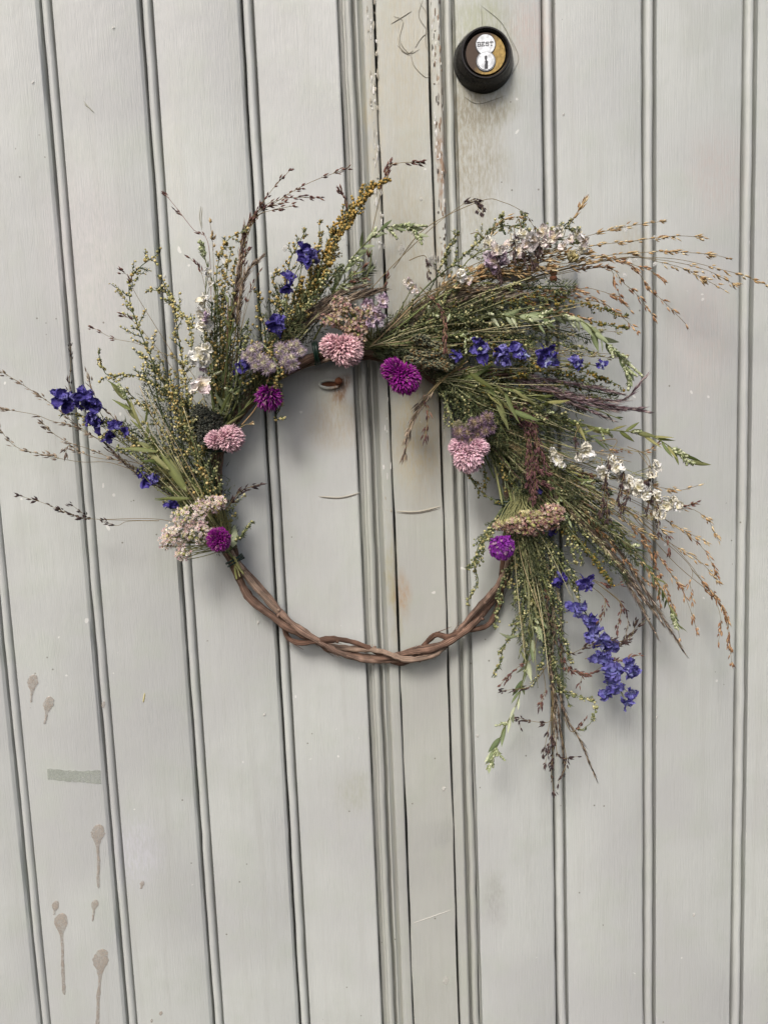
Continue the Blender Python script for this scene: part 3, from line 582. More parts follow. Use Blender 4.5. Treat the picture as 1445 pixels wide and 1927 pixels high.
def leafy(pts, leaves=LEAFG, ll=36, n=14, t0=.2, tip=0, side=0, d0=3., d1=4.6, stem=(110, 116, 70), spread=.8, droop=0., lw=1.):
    p = path(pts, 44, d0, d1); mb = MB(); ln = seglen(p) / PX; mb.tube(p, np.linspace(1.8, .8, 44) * PX, lin(*stem), 5)
    def spike(q, tg, l, n_):
        ts = np.sort(U(0, 1, n_)); dv = unit(tg[None] + perp(np.tile(tg, (n_, 1))) * .9); c = q + tg * (ts * l)[:, None] + (dv - tg) * (U(1.2, 3.4, n_) * (1.15 - ts))[:, None] * PX
        r = U(1.4, 2.5, n_) * PX; mb.inst(BALL, c, dv, r * 1.3, r, pal(BUDS, n_))
        k = n_ // 2; mb.inst(SEED, c[:k], dv[:k], U(4, 8, k) * PX, U(.8, 1.3, k) * PX, pal([(150, 160, 116), (128, 140, 92)], k))
    if tip:
        q, tg = at(p, np.array(1 - tip / ln)); spike(q, tg, tip * PX, int(tip * 1.9)); 
        for u_ in np.linspace(1 - tip / ln, .98, 5):
            q, tg = at(p, np.array(u_)); spike(q, unit(tg + flat(perp(tg[None]))[0] * .6), tip * .28 * PX, int(tip * .5))
    for k in range(side):
        q, tg = at(p, np.array(U(t0, .95))); sd = flat(perp(tg[None]))[0]; dv = unit(tg * .6 + sd + np.array([0, 0, -droop])); spike(q, dv, U(16, 30) * PX, 22)
    o = wlink('leafy_sprig', mb, M_LEAF)
    for k in range(n):
        t = t0 + (.99 - t0) * (k + U(0, .6)) / n; q, tg = at(p, np.array(t)); sd = flat(perp(tg[None]))[0]
        dv = unit(tg + sd * U(.4, 1.1) * spread + np.array([0, 0, -droop * U(.3, 1)])); put(leaves[rng.integers(len(leaves))], q, dv, ll * PX * U(.6, 1.15) * (1 - .35 * t), o, sc=lw * U(.8, 1.25))
    return o

# --- blossoms
def blossom_mesh(name, cols, npet=6, cen=None, rough=.26, spur=None, wide=1.):
    mb = MB(); npet = int(npet * 1.5); cs = [lin(*c) for c in cols]
    for k in range(npet):
        a = 2 * np.pi * k / npet + U(-.4, .4); el = U(-.25, .75); dv = np.array([math.cos(a) * math.cos(el), -math.sin(el), math.sin(a) * math.cos(el)])
        nr = _n(np.array([0, -1., 0]) + rng.normal(size=3) * .5); sd = _n(np.cross(dv, nr)); nr = np.cross(sd, dv); Lp, Wp = U(.6, 1.2), U(.26, .5) * wide
        n, m_ = 8, 7; u = np.linspace(0, 1, n)[:, None]; v = np.linspace(-1, 1, m_)[None]
        wv = np.sin(np.pi * np.clip(u * .86 + .1, 0, 1)) ** .7 * Wp
        fold = U(.15, .6); fr = U(2, 4)
        G = dv * (u * Lp)[..., None] + sd * (v * wv)[..., None] + nr * (fold * np.abs(v) ** 1.5 * wv + .22 * u ** 2 * U(-1, 1) + .16 * np.sin(v * fr * 2.4 + k + u * 3) * u)[..., None]
        G = G + rng.normal(size=G.shape) * rough * (u * .6 + .12)[..., None] * .5
        c = cs[rng.integers(len(cs))]; ve = np.abs(v) * np.ones_like(u); f = (.62 + .35 * U(0, 1, (n, m_)) + .35 * (np.sin(v * 9 + k * 2) * .5 + .5))[..., None]
        col = c * f
        if cen is not None: g = np.clip(1 - u * 1.9, 0, 1)[..., None] * np.ones((n, m_, 1)); col = col * (1 - g) + lin(*cen) * g
        mb.grid(G, col)
    if spur: p = catmull([(0, 0, 0), (.3, .3, .35), (.5, .35, .9)], 8); mb.tube(p, np.linspace(.13, .03, 8), lin(*spur), 5)
    me = mb.mesh(name); me.materials.append(M_PETAL); return me
BLUE = [blossom_mesh('blossom', [(82, 72, 152), (98, 90, 168), (62, 54, 122), (132, 128, 192)], int(U(4, 6)), (62, 56, 130), .2, spur=(60, 54, 120), wide=1.2) for _ in range(6)]
BLUEP = [blossom_mesh('blossom', [(72, 64, 146), (96, 92, 172), (160, 168, 208), (62, 54, 130)], 5, (200, 208, 224), spur=(70, 66, 140)) for _ in range(4)]
BLUEL = [blossom_mesh('blossom', [(98, 92, 168), (118, 114, 184), (76, 70, 142), (160, 162, 208)], 5, (132, 138, 192), .2, spur=(84, 80, 150), wide=1.15) for _ in range(5)]
WHITE = [blossom_mesh('blossom', [(250, 248, 240), (246, 242, 228), (252, 251, 248), (238, 232, 212)], 6, (226, 218, 178), .2, spur=(220, 210, 180), wide=1.35) for _ in range(6)]
BLUSH = [blossom_mesh('blossom', [(250, 240, 238), (252, 248, 246), (246, 228, 230), (250, 244, 232)], 5, (230, 214, 176), .17, wide=1.35) for _ in range(4)]
LILAC = [blossom_mesh('blossom', [(222, 202, 218), (206, 182, 204), (236, 224, 232), (190, 164, 186)], 7, (220, 206, 180)) for _ in range(4)]
def larkspur(stempts, flowers, meshes, d0=3.5, d1=5., stem=(112, 116, 76), fd=4.6):
    p = path(stempts, 40, d0, d1); mb = MB(); mb.tube(p, np.linspace(1.7, .7, 40) * PX, lin(*stem), 5)
    ends = [P(f[0], f[1], fd * .01 + U(-.004, .006)) for f in flowers]
    for e in ends:
        dd = np.linalg.norm(p - e, axis=1); i = int(np.argmin(dd)); i = max(0, i - 3); m_ = (p[i] + e) / 2 + np.array([0, .002, 0]); mb.tube(catmull([p[i], m_, e], 10), .55 * PX, lin(*stem), 4)
    o = wlink('larkspur_stem', mb, M_STEM)
    for f, e in zip(flowers, ends):
        z = _n(np.array([rng.normal() * .7, rng.normal() * .3, rng.normal() + .3])); ms = f[3] if len(f) > 3 else meshes
        put(ms[rng.integers(len(ms))], e, z, f[2] * (.52 if ms is WHITE else .58 if ms is BLUSH else .64) * PX * U(.8, 1.15), o, face=np.array([rng.normal() * .4, 1, rng.normal() * .4]), name='blossom')
    return o

def globe(px, py, r, ax, c0, c1, d=5.5, lobes=(), n=240, blen=.62, bw=.085, sweep=.6, tied=None, core=None, label=None):
    """globe amaranth head: overlapping papery bracts swept towards the tip ax (picture direction)"""
    c = P(px, py, d * .01); a = _n((ax[0], -ax[2] if len(ax) > 2 else -.25, -ax[1])); R_ = r * .96 * PX
    def head(c, R_, a, n, o=None):
        mb = MB(); i = np.arange(n) + .5; ph = np.arccos(1 - 1.96 * i / n); th = np.pi * (1 + 5 ** .5) * i
        x_ = _n(np.cross(a, [.3, .2, .9])); y_ = np.cross(a, x_)
        rad = (x_ * (np.cos(th) * np.sin(ph))[:, None] + y_ * (np.sin(th) * np.sin(ph))[:, None]) + a * np.cos(ph)[:, None]
        tang = unit(a - (rad @ a)[:, None] * rad + 1e-6); dv = unit(rad * (1 - sweep * .6) + tang * sweep * .8 + rng.normal(size=(n, 3)) * .15)
        pos = c + rad * R_ * .62 * np.array([1, 1, 1]); mb.inst(BALL, [c], [a], R_ * .66, R_ * .66, core if core is not None else c0 * .6)
        f = U(.6, 1.2, (n, 1)); mb.inst(BRACT, pos, dv, R_ * blen * .68 * U(.6, 1.2, n), R_ * bw * U(.55, 1.15, n), c0 * f, np.where(U(0, 1, (n, 1)) < .14, c1 * .5 + lin(214, 188, 168) * .4, c1) * f)
        return mb
    n = int(n * 2.0); mb = head(c, R_, a, n)
    for (lx, ly, lr, lax) in lobes:
        l = head(P(lx, ly, d * .01 - .002), lr * .96 * PX, _n((lax[0], -.2, -lax[1])), int(n * .55)); mb.v += l.v; mb.c += l.c; mb.u += l.u; mb.f += [f + mb.n for f in l.f]; mb.n += l.n
    if tied is not None:
        ms = MB(); ms.tube(path([(px, py, d - .8), ((px + tied[0]) / 2, (py + tied[1]) / 2, d - 1.6), (tied[0], tied[1], 2.6)], 12), 1.9 * PX, lin(116, 120, 76), 6)
    o = wlink('globe_flower', mb, M_BRACT, smooth=False)
    if tied is not None: wlink('stem', ms, M_STEM, o)
    if label: o['label'] = label
    return o

def yarrow(blobs, cols, d=5., cal=(176, 172, 110), base=None, label=None):
    """flat heads of tiny five-petalled florets; blobs: (px,py,rx,ry,count)"""
    mb = MB(); ms = MB()
    for (px, py, rx, ry, k) in blobs:
        a = U(0, 2 * np.pi, k); r = np.sqrt(U(0, 1, k)); X = px + rx * r * np.cos(a); Y = py + ry * r * np.sin(a); dd = d + .7 * (1 - r ** 2) + U(-.15, .15, k)
        c = np.array([P(X[i], Y[i], dd[i] * .01) for i in range(k)]); dv = unit(np.stack([(X - px) / rx * .7, np.full(k, -1.), -(Y - py) / ry * .7], 1) + rng.normal(size=(k, 3)) * .35)
        s_ = U(2.4, 3.8, k) * PX; mb.inst(STAR, c, dv, s_ * .7, s_, pal(cols, k)); mb.inst(BALL, c + dv * s_[:, None] * .25, dv, s_ * .35, s_ * .35, pal([(214, 196, 150), (196, 170, 120), (150, 110, 96)], k))
        kk = k // 6; ms.inst(BALL, c[:kk] - dv[:kk] * .002, dv[:kk], 5.5 * PX, 3.4 * PX, pal([cal, (150, 150, 92)], kk))
        if base is not None:
            e = P(base[0], base[1], 2.8e-2)
            for i in range(0, k, max(1, k // 10)): ms.tube(catmull([c[i], (c[i] + e) / 2 + np.array([U(-.004, .004), .004, U(-.004, .004)]), e], 9), .8 * PX, lin(140, 140, 96), 3, caps=False)
    o = wlink('yarrow_head', mb, M_PETAL, smooth=False); wlink('flower_stalks', ms, M_STEM, o)
    if label: o['label'] = label
    return o

def ageratum(pts, c0, c1, r=10, d=5.2, base=None, label=None):
    ms = MB(); e = P(base[0], base[1], .03); cs = []
    for (px, py) in pts:
        c = P(px, py, d * .01 + U(-.004, .004)); cs.append(c); ms.tube(catmull([c, (c + e) / 2, e], 8), .8 * PX, lin(96, 100, 66), 3)
    o = wlink('floss_flower', ms, M_STEM)
    if label: o['label'] = label
    for c in cs:
        n = 130; dv = unit(rng.normal(size=(n, 3)) + FWD * .35); R_ = r * PX * U(.85, 1.15); mb = MB(); mb.inst(BALL, [c], [FWD], R_ * .5, R_ * .5, lin(*c0) * .8)
        f = U(.8, 1.15, (n, 1)); mb.inst(HAIR, c + dv * R_ * .35, dv, R_ * .8 * U(.7, 1.1, n), .6 * PX, lin(*c0) * f, lin(*c1) * f); wlink('pompom', mb, M_PETAL, o, smooth=False)
    return o

def stems(a, bs, cols, r=1.5, d0=2.6, d1=3.6, bow=6):
    for b_ in bs:
        m_ = ((a[0] + b_[0]) / 2 + U(-bow, bow), (a[1] + b_[1]) / 2 + U(-bow, bow)); mb = MB(); p = path([(a[0] + U(-6, 6), a[1] + U(-6, 6)), m_, b_], 16, d0 + U(-.4, .5), d1 + U(-.4, .6))
        mb.tube(p, np.linspace(r, r * .7, 16) * PX * U(.7, 1.25), pal(cols, 1)[0], 6); wlink('stem', mb, M_STEM)
STG = [(122, 130, 82), (104, 114, 70), (140, 142, 96), (90, 100, 62), (156, 154, 110)]

# --- the vine ring
def vz(*zs): return [(380 + a * 580 / 1445, 960 + b_ * 580 / 1445) for a, b_ in zs]
TOP = [(953, 1060), (962, 1000), (960, 930), (943, 860), (905, 795), (850, 735), (785, 690), (700, 664), (620, 668), (545, 692), (480, 738), (433, 800), (408, 870), (411, 950), (432, 1030)]
low = [vz((175, 320), (230, 420), (330, 500), (420, 560), (520, 604), (600, 650), (760, 690), (880, 690), (1000, 664), (1100, 642), (1230, 570), (1300, 500), (1380, 400)),
       vz((195, 290), (300, 415), (400, 515), (480, 565), (560, 625), (700, 648), (850, 665), (960, 700), (1080, 682), (1160, 610), (1250, 520), (1385, 365)),
       vz((180, 330), (250, 425), (370, 525), (402, 590), (455, 622), (540, 612), (630, 606), (730, 626), (820, 668), (905, 712), (985, 698), (1045, 630), (1100, 586), (1155, 598), (1240, 565), (1330, 545), (1372, 490), (1400, 400)),
       vz((205, 285), (290, 380), (340, 440), (420, 530), (540, 608), (650, 668), (760, 700), (900, 704), (1020, 692), (1120, 650), (1205, 560), (1300, 450), (1392, 340))]
for k, lw_ in enumerate(low):
    ph = k * 1.57; n = len(lw_); pts = []
    for i, q in enumerate(lw_): pts.append((q[0], q[1], 1.35 + .65 * math.sin(ph + i * .85)))
    for i, q in enumerate(TOP):
        cx_, cy_ = 682, 950; dv = np.array([q[0] - cx_, q[1] - cy_], float); dv /= np.linalg.norm(dv); o_ = 8 * math.cos(ph + i * .9)
        pts.append((q[0] + dv[0] * o_, q[1] + dv[1] * o_, 1.4 + .7 * math.sin(ph + i * .9)))
    pts.append(pts[0]); p = path(pts, 240); p = p + np.stack([np.convolve(rng.normal(size=240), np.ones(5) / 5, 'same') for _ in range(3)], 1) * .0007; rr = PX * (6.6, 5.8, 5.2, 5.6)[k] * (1 + .08 * np.sin(np.arange(240) * .37 + ph) + .05 * rng.normal(size=240).cumsum() / 8 + .06 * rng.normal(size=240))
    for kn in rng.integers(5, 110, 4): rr[kn - 1:kn + 2] *= 1.22
    base = lin(*[(122, 97, 82), (152, 130, 113), (104, 79, 65), (136, 112, 97)][k]); mb = MB(); mb.tube(p, rr, base * U(.6, 1.1, (240, 1)), 12); vo_ = wlink('vine_strand', mb, M_BARK)
    mk = MB()
    for kn in rng.integers(8, 100, 3):
        tg = _n(p[kn + 1] - p[kn]); dv = _n(perp(tg[None])[0] + FWD * .6); mk.tube(np.array([p[kn] + dv * rr[kn] * .5, p[kn] + dv * rr[kn] * 1.25, p[kn] + dv * rr[kn] * 1.6 + tg * .001]), [.0022, .0017, .0010], base * .8, 7)
    wlink('knot', mk, M_BARK, vo_)
    pe = MB()
    for kn in rng.integers(4, 112, 26):       # peeling bark fibres
        tg = _n(p[kn + 1] - p[kn]); sd = _n(perp(tg[None])[0] + FWD * .5); st = p[kn] + sd * rr[kn] * .98
        ln_ = U(14, 40) * PX; q_ = catmull([st, st + tg * ln_ * .5 + sd * U(0, 2) * PX, st + tg * ln_ + sd * U(.5, 5) * PX], 7); pe.tube(q_, np.linspace(1.0, .3, 7) * PX * U(.5, 1.2), base * U(.6, 1.6), 4)
    wlink('bark_fibres', pe, M_BARK, vo_)['kind'] = 'stuff'
def tie(px, py, ang, rx, d, turns=3, r=1.7):
    c = P(px, py, d * .01); a = np.linspace(0, 2 * np.pi * turns, 20 * turns); ax = np.array([math.cos(ang), 0, -math.sin(ang)]); al = np.array([-math.sin(ang), 0, -math.cos(ang)])
    p = c + ax * (np.cos(a) * rx * PX)[:, None] + FWD * (np.sin(a) * rx * .9 * PX)[:, None] + al * ((a / a[-1] - .5) * 9 * PX + np.sin(a * .5) * 2 * PX)[:, None]
    mb = MB(); mb.tube(p, r * PX, (.5, .5, .5), 6); return wlink('binding_wire', mb, M_WIRE)
tie(442, 1054, -.45, 17, 2.0); tie(404, 847, .05, 22, 2.0, 4); tie(595, 664, 1.45, 20, 2.2, 4, 2.4); tie(955, 945, .1, 24, 2.2, 3); tie(870, 765, -.8, 24, 2.2, 3)
# ================= bunch: lower left =================
b1 = (428, 1040, 2.6)
stems((440, 1052), [(452, 1086), (446, 1090), (458, 1080), (462, 1085)], [(150, 152, 92), (166, 164, 110)], 2.6, 2.6, 2.4, 1)
stems((430, 1035), [(380, 930), (365, 900), (395, 900), (350, 880), (340, 900), (405, 880), (330, 930), (320, 915)], STG, 1.8)
W = wormwood
W([b1, (395, 880), (354, 773), (298, 704), (271, 646), (251, 599), (240, 557), (246, 518), (298, 474)], 44, PALEG, .38)
W([b1, (385, 850), (348, 712), (362, 657), (359, 615), (337, 579), (315, 552), (282, 546)], 30, PALEG, .42)
W([(354, 773), (345, 680), (335, 620), (330, 575), (305, 518)], 22, PALEG, .35)
W([b1, (370, 850), (332, 758), (285, 721), (243, 707), (201, 707), (186, 665)], 34, PALEG, .42)
W([b1, (360, 840), (310, 730), (280, 690), (262, 662)], 30, PALEG, .4)
W([b1, (350, 880), (290, 790), (240, 740), (212, 735)], 36, PALEG, .35)
W([b1, (375, 860), (335, 780), (318, 700)], 36, GOLD, .3)
W([b1, (330, 900), (260, 830), (200, 795), (155, 782), (118, 773)], 30, PALEG, .35)
W([b1, (340, 920), (270, 850), (215, 815), (190, 830)], 30, PALEG, .35)
W([b1, (330, 930), (275, 870), (225, 840)], 26, GREENB, .3)
W([b1, (380, 900), (350, 820), (345, 750)], 40, GOLD, .25)
W([b1, (400, 920), (375, 850), (360, 790)], 40, GREENB, .2)
W([b1, (412, 950), (395, 905), (372, 880)], 26, GOLD, .2, d1=5.2)
W([b1, (350, 910), (310, 860), (280, 820)], 34, GREENB, .2)
W([b1, (320, 920), (290, 890), (268, 862)], 24, GREENB, .25)
leafy([b1, (363, 940), (322, 874), (294, 846), (263, 801), (242, 760), (225, 722)], LEAFG, 62, 15, .25, tip=26, d1=5.6, lw=1.1)
leafy([b1, (380, 930), (330, 880), (290, 850)], LEAFG, 56, 6, .3, d1=5.4)
leafy([b1, (380, 950), (330, 942), (292, 938)], LEAFG, 50, 3, .4, d1=4.6)
leafy([b1, (390, 920), (370, 850), (350, 800)], LEAFD, 40, 8, .2, d1=4.)
larkspur([b1, (340, 920), (250, 850), (180, 780), (118, 748)], [(112, 748, 30), (128, 758, 28), (142, 752, 26), (160, 744, 28), (166, 760, 30), (182, 764, 24), (170, 790, 26), (186, 798, 26), (178, 778, 22), (206, 822, 22), (236, 812, 18), (216, 800, 18)], BLUE)
larkspur([b1, (350, 960), (290, 915), (262, 884)], [(265, 888, 20), (278, 906, 24), (322, 950, 20), (292, 900, 16)], BLUE)
for q in ([b1, (300, 900), (156, 808), (97, 760), (45, 725), (0, 697)], [b1, (300, 900), (156, 811), (97, 792), (66, 780), (7, 770)], [b1, (330, 920), (183, 851), (138, 836), (104, 818), (83, 798)], [b1, (320, 890), (208, 780), (183, 753), (163, 701)], [b1, (300, 890), (175, 860), (130, 838), (125, 853)]):
    panicle(q, BROWN, .66, 11, 1.7, 6, 0, sr=.5, d1=4.5)
panicle([b1, (330, 930), (221, 874), (149, 869), (69, 853), (28, 839), (-5, 801)], BROWN, .72, 12, 1.8, 5, 0, sr=.45)
panicle([b1, (322, 981), (180, 977), (131, 967), (87, 948), (38, 933)], DARK, .68, 10, 1.9, 4.5, 0, sr=.4)
panicle([(300, 980, 3.6), (180, 977), (160, 968), (138, 952)], DARK, .72, 9, 1.8, 4, 0, sr=.35); panicle([(300, 980, 3.6), (242, 981), (221, 989), (194, 981)], DARK, .72, 9, 1.8, 4, 0, sr=.35)
panicle([(330, 900), (190, 800), (135, 740), (134, 690), (133, 650)], DARK, .7, 9, 1.4, 6, 0, sr=.5)
for q in ([b1, (340, 940), (263, 888), (242, 874), (194, 832)], [b1, (330, 940), (258, 892), (225, 862), (180, 812)], [b1, (330, 930), (250, 880), (200, 845)]): plume(q, DARK, .35, 14, 1.0, 1.0, .35)
panicle([(400, 960), (425, 958), (440, 938), (457, 922), (486, 912)], DARK, .3, 13, 1.8, 3.2, 0, sr=.7, tight=.6)
W([(430, 1020, 2), (445, 1015), (460, 1000), (474, 978)], 7, GREENB, .35, 2.2, 5)
yarrow([(330, 1008, 26, 26, 130), (356, 975, 34, 24, 170), (395, 950, 30, 16, 110), (345, 1042, 16, 16, 50), (312, 1018, 14, 16, 50), (372, 1000, 26, 24, 90), (415, 945, 14, 12, 40)], [(246, 234, 230), (236, 214, 216), (252, 248, 240), (226, 190, 200), (246, 236, 214)], 5.0, base=(432, 1030), label='large blush white yarrow head at the lower left tie')
globe(412, 1015, 25, (.15, -.5, .9), lin(96, 14, 92), lin(158, 40, 150), 5.2, n=420, blen=.5, bw=.06, sweep=.15, tied=(440, 1052), label='magenta globe flower by the lower left binding')
lf = MB(); 
put(LEAFS[2], P(438, 1030, .035), (-.05, -.2, 1), 34 * PX, wreath, sc=2.6)
# ================= bunch: upper left =================
b2 = (412, 830, 2.6); b2r = (440, 790, 2.6)
stems((415, 815), [(400, 700), (410, 680), (425, 690), (395, 720), (432, 700), (440, 680), (418, 640), (404, 650), (448, 690), (428, 630)], STG, 1.9)
W([b2, (409, 768), (404, 657), (406, 574), (409, 505), (426, 452), (467, 431)], 30, GOLD, .3)
W([b2, (430, 740), (430, 650), (440, 560), (443, 490)], 34, GOLD, .25)
W([b2, (400, 740), (388, 660), (392, 600)], 26, GOLD, .3)
W([b2, (420, 720), (420, 640), (424, 540), (436, 470)], 30, GOLD, .3)
W([b2, (440, 740), (460, 660), (468, 600)], 24, GREENB, .3)
W([b2, (410, 760), (400, 690), (398, 640)], 28, GOLD, .2, d1=5.2)
leafy([b2, (412, 720), (415, 640), (408, 560), (390, 500), (377, 452)], LEAFG, 30, 16, .15, tip=26, d1=5.)
leafy([b2, (425, 740), (428, 680), (432, 620), (430, 560)], LEAFG, 36, 14, .1)
leafy([b2, (430, 760), (445, 720), (440, 680)], LEAFS, 38, 10, .05, side=4, d1=5.4)
leafy([b2, (440, 770), (452, 730), (458, 690)], LEAFD, 36, 10, .05, d1=5.)
leafy([b2, (400, 760), (398, 700), (404, 640)], LEAFS, 28, 8, .1, side=3, d1=4.8)
leafy([b2, (440, 790), (470, 760), (490, 742)], LEAFD, 36, 8, .05, d1=4.4)
larkspur([b2, (395, 720), (386, 640), (386, 570), (390, 500)], [(385, 566, 26), (384, 588, 28), (390, 600, 22, LILAC), (384, 616, 26), (378, 674, 36), (390, 655, 20), (379, 724, 32, BLUSH), (392, 514, 20), (386, 690, 16, LILAC), (396, 535, 14)], WHITE, fd=6.2)
plume([b2, (430, 740), (437, 600), (451, 505), (459, 428)], BROWN, .5, 26, .9, 3.5, .2); plume([b2, (430, 730), (448, 590), (462, 518), (491, 486)], BROWN, .6, 26, .9, 3.5, .28)
plume([b2, (420, 720), (440, 600), (456, 470), (470, 410)], PURP, .6, 20, .9, 2.5, .25)
for q, t_ in (([b2r, (455, 520), (470, 420), (520, 380), (580, 345), (650, 318)], .62), ([b2r, (455, 500), (480, 410), (510, 360), (545, 321)], .68), ([b2r, (455, 500), (480, 405), (530, 375), (603, 371)], .62), ([b2r, (460, 500), (478, 415), (510, 396), (550, 388)], .6), ([b2r, (458, 480), (478, 405), (510, 388), (535, 380)], .65)):
    panicle(q, PURP, t_, 11, 1.9, 8, 0, sr=.5)
panicle([b2, (400, 640), (393, 463), (365, 433), (330, 388), (311, 365)], PURP, .78, 11, 1.7, 10, 0, sr=.5, stem=(150, 110, 100)); panicle([b2, (405, 600), (401, 468), (396, 420)], TAN, .85, 11, 2.6, 12, 0, sr=.4)
for q in ([b2, (400, 640), (381, 518), (358, 486)], [b2, (360, 700), (271, 651), (215, 637), (178, 618)], [b2, (330, 700), (257, 610), (230, 594)], [(360, 720), (260, 560), (245, 524), (230, 510)], [b2, (445, 620), (455, 500), (468, 468)], [b2, (450, 640), (470, 560), (488, 512)], [b2, (450, 640), (465, 560), (476, 534)]): panicle(q, PURP, .86, 11, 1.9, 9, 0, sr=.4)
def clump(px, py, r, cols, d=4.2, n=420, name='dark_seed_head'):
    mb = MB(); k = n; v = unit(rng.normal(size=(k, 3))) * (U(0, 1, k) ** .4)[:, None]; sc = np.array([1, .6, 1]); c = P(px, py, d * .01) + v * r * PX * sc
    mb.inst(BALL, c, v, U(1, 2.2, k) * PX, U(1, 2.2, k) * PX, pal(cols, k)); mb.inst(HAIR, c, unit(v + rng.normal(size=(k, 3)) * .5), U(4, 9, k) * PX, .8 * PX, pal(cols, k)); return wlink(name, mb, M_STEM)
SLATE = [(66, 70, 62), (52, 56, 50), (84, 86, 76), (44, 46, 42), (98, 98, 86)]
clump(384, 800, 22, SLATE); clump(376, 776, 14, SLATE); clump(400, 795, 20, SLATE); clump(392, 820, 20, SLATE)
globe(434, 825, 27, (1, -.15, .35), lin(206, 138, 164), lin(250, 216, 220), 5.2, [(404, 828, 19, (-1, -.1))], 260, tied=(404, 850), label='pink globe flower on the left of the ring')
# ================= bunch: top left, leaning right =================
b3 = (480, 745, 2.6)
stems((478, 742), [(520, 680), (530, 670), (545, 660), (510, 660), (560, 640), (500, 650)], STG, 1.9)
W([b3, (508, 640), (549, 591), (596, 522), (616, 461), (641, 425), (663, 391), (690, 361), (727, 333)], 26, GOLDEN, .38, 2.7, 2.4, gap=3.4); W([b3, (520, 640), (560, 590), (606, 515), (626, 465), (650, 425), (672, 392), (700, 358)], 24, GOLDEN, .4, 2.6, 3., gap=3.6)
W([b3, (505, 650), (535, 580), (541, 522), (546, 488), (560, 461), (577, 427)], 26, GOLD, .3)
W([b3, (510, 650), (525, 600), (521, 560), (513, 530), (521, 503)], 22, GOLD, .35)
W([b3, (500, 660), (497, 610), (488, 577), (485, 545)], 22, GOLD, .3)
W([b3, (540, 620), (572, 560), (582, 510), (590, 470)], 28, GOLD, .3); W([b3, (550, 610), (590, 540), (600, 470), (602, 418)], 24, GOLD, .45)
W([b3, (560, 610), (600, 540), (625, 480), (634, 445)], 24, GOLD, .4); W([b3, (520, 660), (560, 600), (590, 560)], 28, GREENB, .2); W([b3, (510, 660), (540, 610), (560, 540)], 30, GOLD, .25)
W([(490, 645, 4), (506, 660, 5.6), (524, 695, 5.8), (520, 730, 5.2)], 18, GOLD, .05, d1=5.4); W([(500, 720, 4), (526, 726, 4.6), (529, 760), (520, 786), (540, 788)], 10, PALEG, .2, step=10)
W([b3, (500, 720), (520, 715), (535, 705)], 20, GOLD, .1, d1=5.2); W([b3, (490, 700), (470, 720), (455, 730)], 26, GOLD, .1)
leafy([(560, 640, 2.8), (600, 590), (630, 544), (657, 494), (696, 450), (729, 427), (771, 430), (794, 448)], LEAFS, 34, 24, .25, tip=56, side=7, d1=5.2, droop=.2, lw=1.3)
leafy([(560, 630, 2.8), (610, 570), (650, 530), (680, 500)], LEAFG, 34, 12, .2, side=4); leafy([b3, (560, 590), (592, 540), (606, 490)], LEAFD, 26, 14, .15); leafy([b3, (540, 600), (560, 540), (570, 490)], LEAFD, 22, 12, .15, side=2)
leafy([(590, 640, 2.8), (625, 580), (660, 540), (690, 520), (700, 470)], LEAFS, 26, 10, .3, side=4)
larkspur([b3, (530, 620), (545, 540), (578, 476)], [(570, 470, 26), (586, 480, 26), (576, 492, 22), (545, 520, 22), (540, 540, 20), (518, 612, 30), (526, 600, 18), (454, 690, 24), (466, 684, 20)], BLUE)
for k in range(9):
    o_ = U(-16, 16); plume([(470 + U(-6, 20), 715 + U(-10, 10), 2.8), (560 + o_, 622 + o_ * .9), (640 + o_, 572 + o_), (690 + o_ * 1.2 + U(-10, 25), 548 + o_ * .8)], BROWN, .25, 34, .9, 2.2, .16, d1=4.4)
for q in ([(640, 560, 3.5), (655, 520), (680, 510), (692, 485)], [(600, 560, 3.5), (632, 461), (646, 425), (652, 383), (640, 358)], [(690, 480, 3.5), (726, 328), (746, 308), (790, 305)], [(700, 600, 3), (715, 560), (722, 540), (730, 520)], [(630, 560), (660, 530), (690, 525)]): panicle(q, PURP, .45, 12, 2.0, 5, 0, sr=.5, d1=4.4)
panicle([(690, 600, 3), (690, 555), (800, 440), (870, 385), (885, 378), (898, 384)], DARK, .9, 12, 2.0, 4, 0, sr=.55, d1=3.2); panicle([(880, 380, 3.2), (893, 376), (905, 385), (908, 402)], DARK, .3, 11, 2.2, 4, 0, sr=.4); panicle([(884, 380, 3.2), (895, 382), (900, 395), (904, 402)], DARK, .3, 11, 2.2, 4, 0, sr=.4)
panicle([(740, 505, 3.2), (800, 430), (905, 378), (945, 380), (985, 400), (1005, 428)], DARK, .88, 10, 1.8, 6, 0, sr=.5, d1=4.)
A1 = [(486, 653), (476, 660), (465, 668), (473, 676), (489, 673), (481, 690), (505, 675), (496, 683), (503, 696), (528, 655), (528, 666), (541, 660), (548, 651), (558, 650), (566, 661), (539, 676), (549, 673), (543, 691), (553, 686), (534, 684), (512, 690)]
ageratum(A1, (240, 236, 196), (182, 152, 206), 11, 5.4, (480, 735), 'mauve floss flowers above the magenta globe flower')
globe(506, 748, 24, (-.2, 1, .3), lin(84, 10, 88), lin(146, 32, 140), 4.8, n=220, blen=.8, bw=.07, tied=(500, 720), label='magenta globe flower hanging below the floss flowers')
globe(653, 660, 31, (.7, .5, .5), lin(200, 128, 154), lin(250, 214, 214), 5.4, [(626, 652, 25, (-1, .1))], 300, tied=(600, 665), label='pink globe flower at the top of the ring')
panicle([(455, 800, 4), (480, 770), (497, 735), (510, 700)], TAN, .5, 7, 1.2, 14, 0, sr=.6, stem=(180, 150, 104)); panicle([(440, 815, 4), (460, 800), (474, 798)], TAN, .8, 8, 2.2, 6, 0, sr=.5, stem=(180, 160, 110))
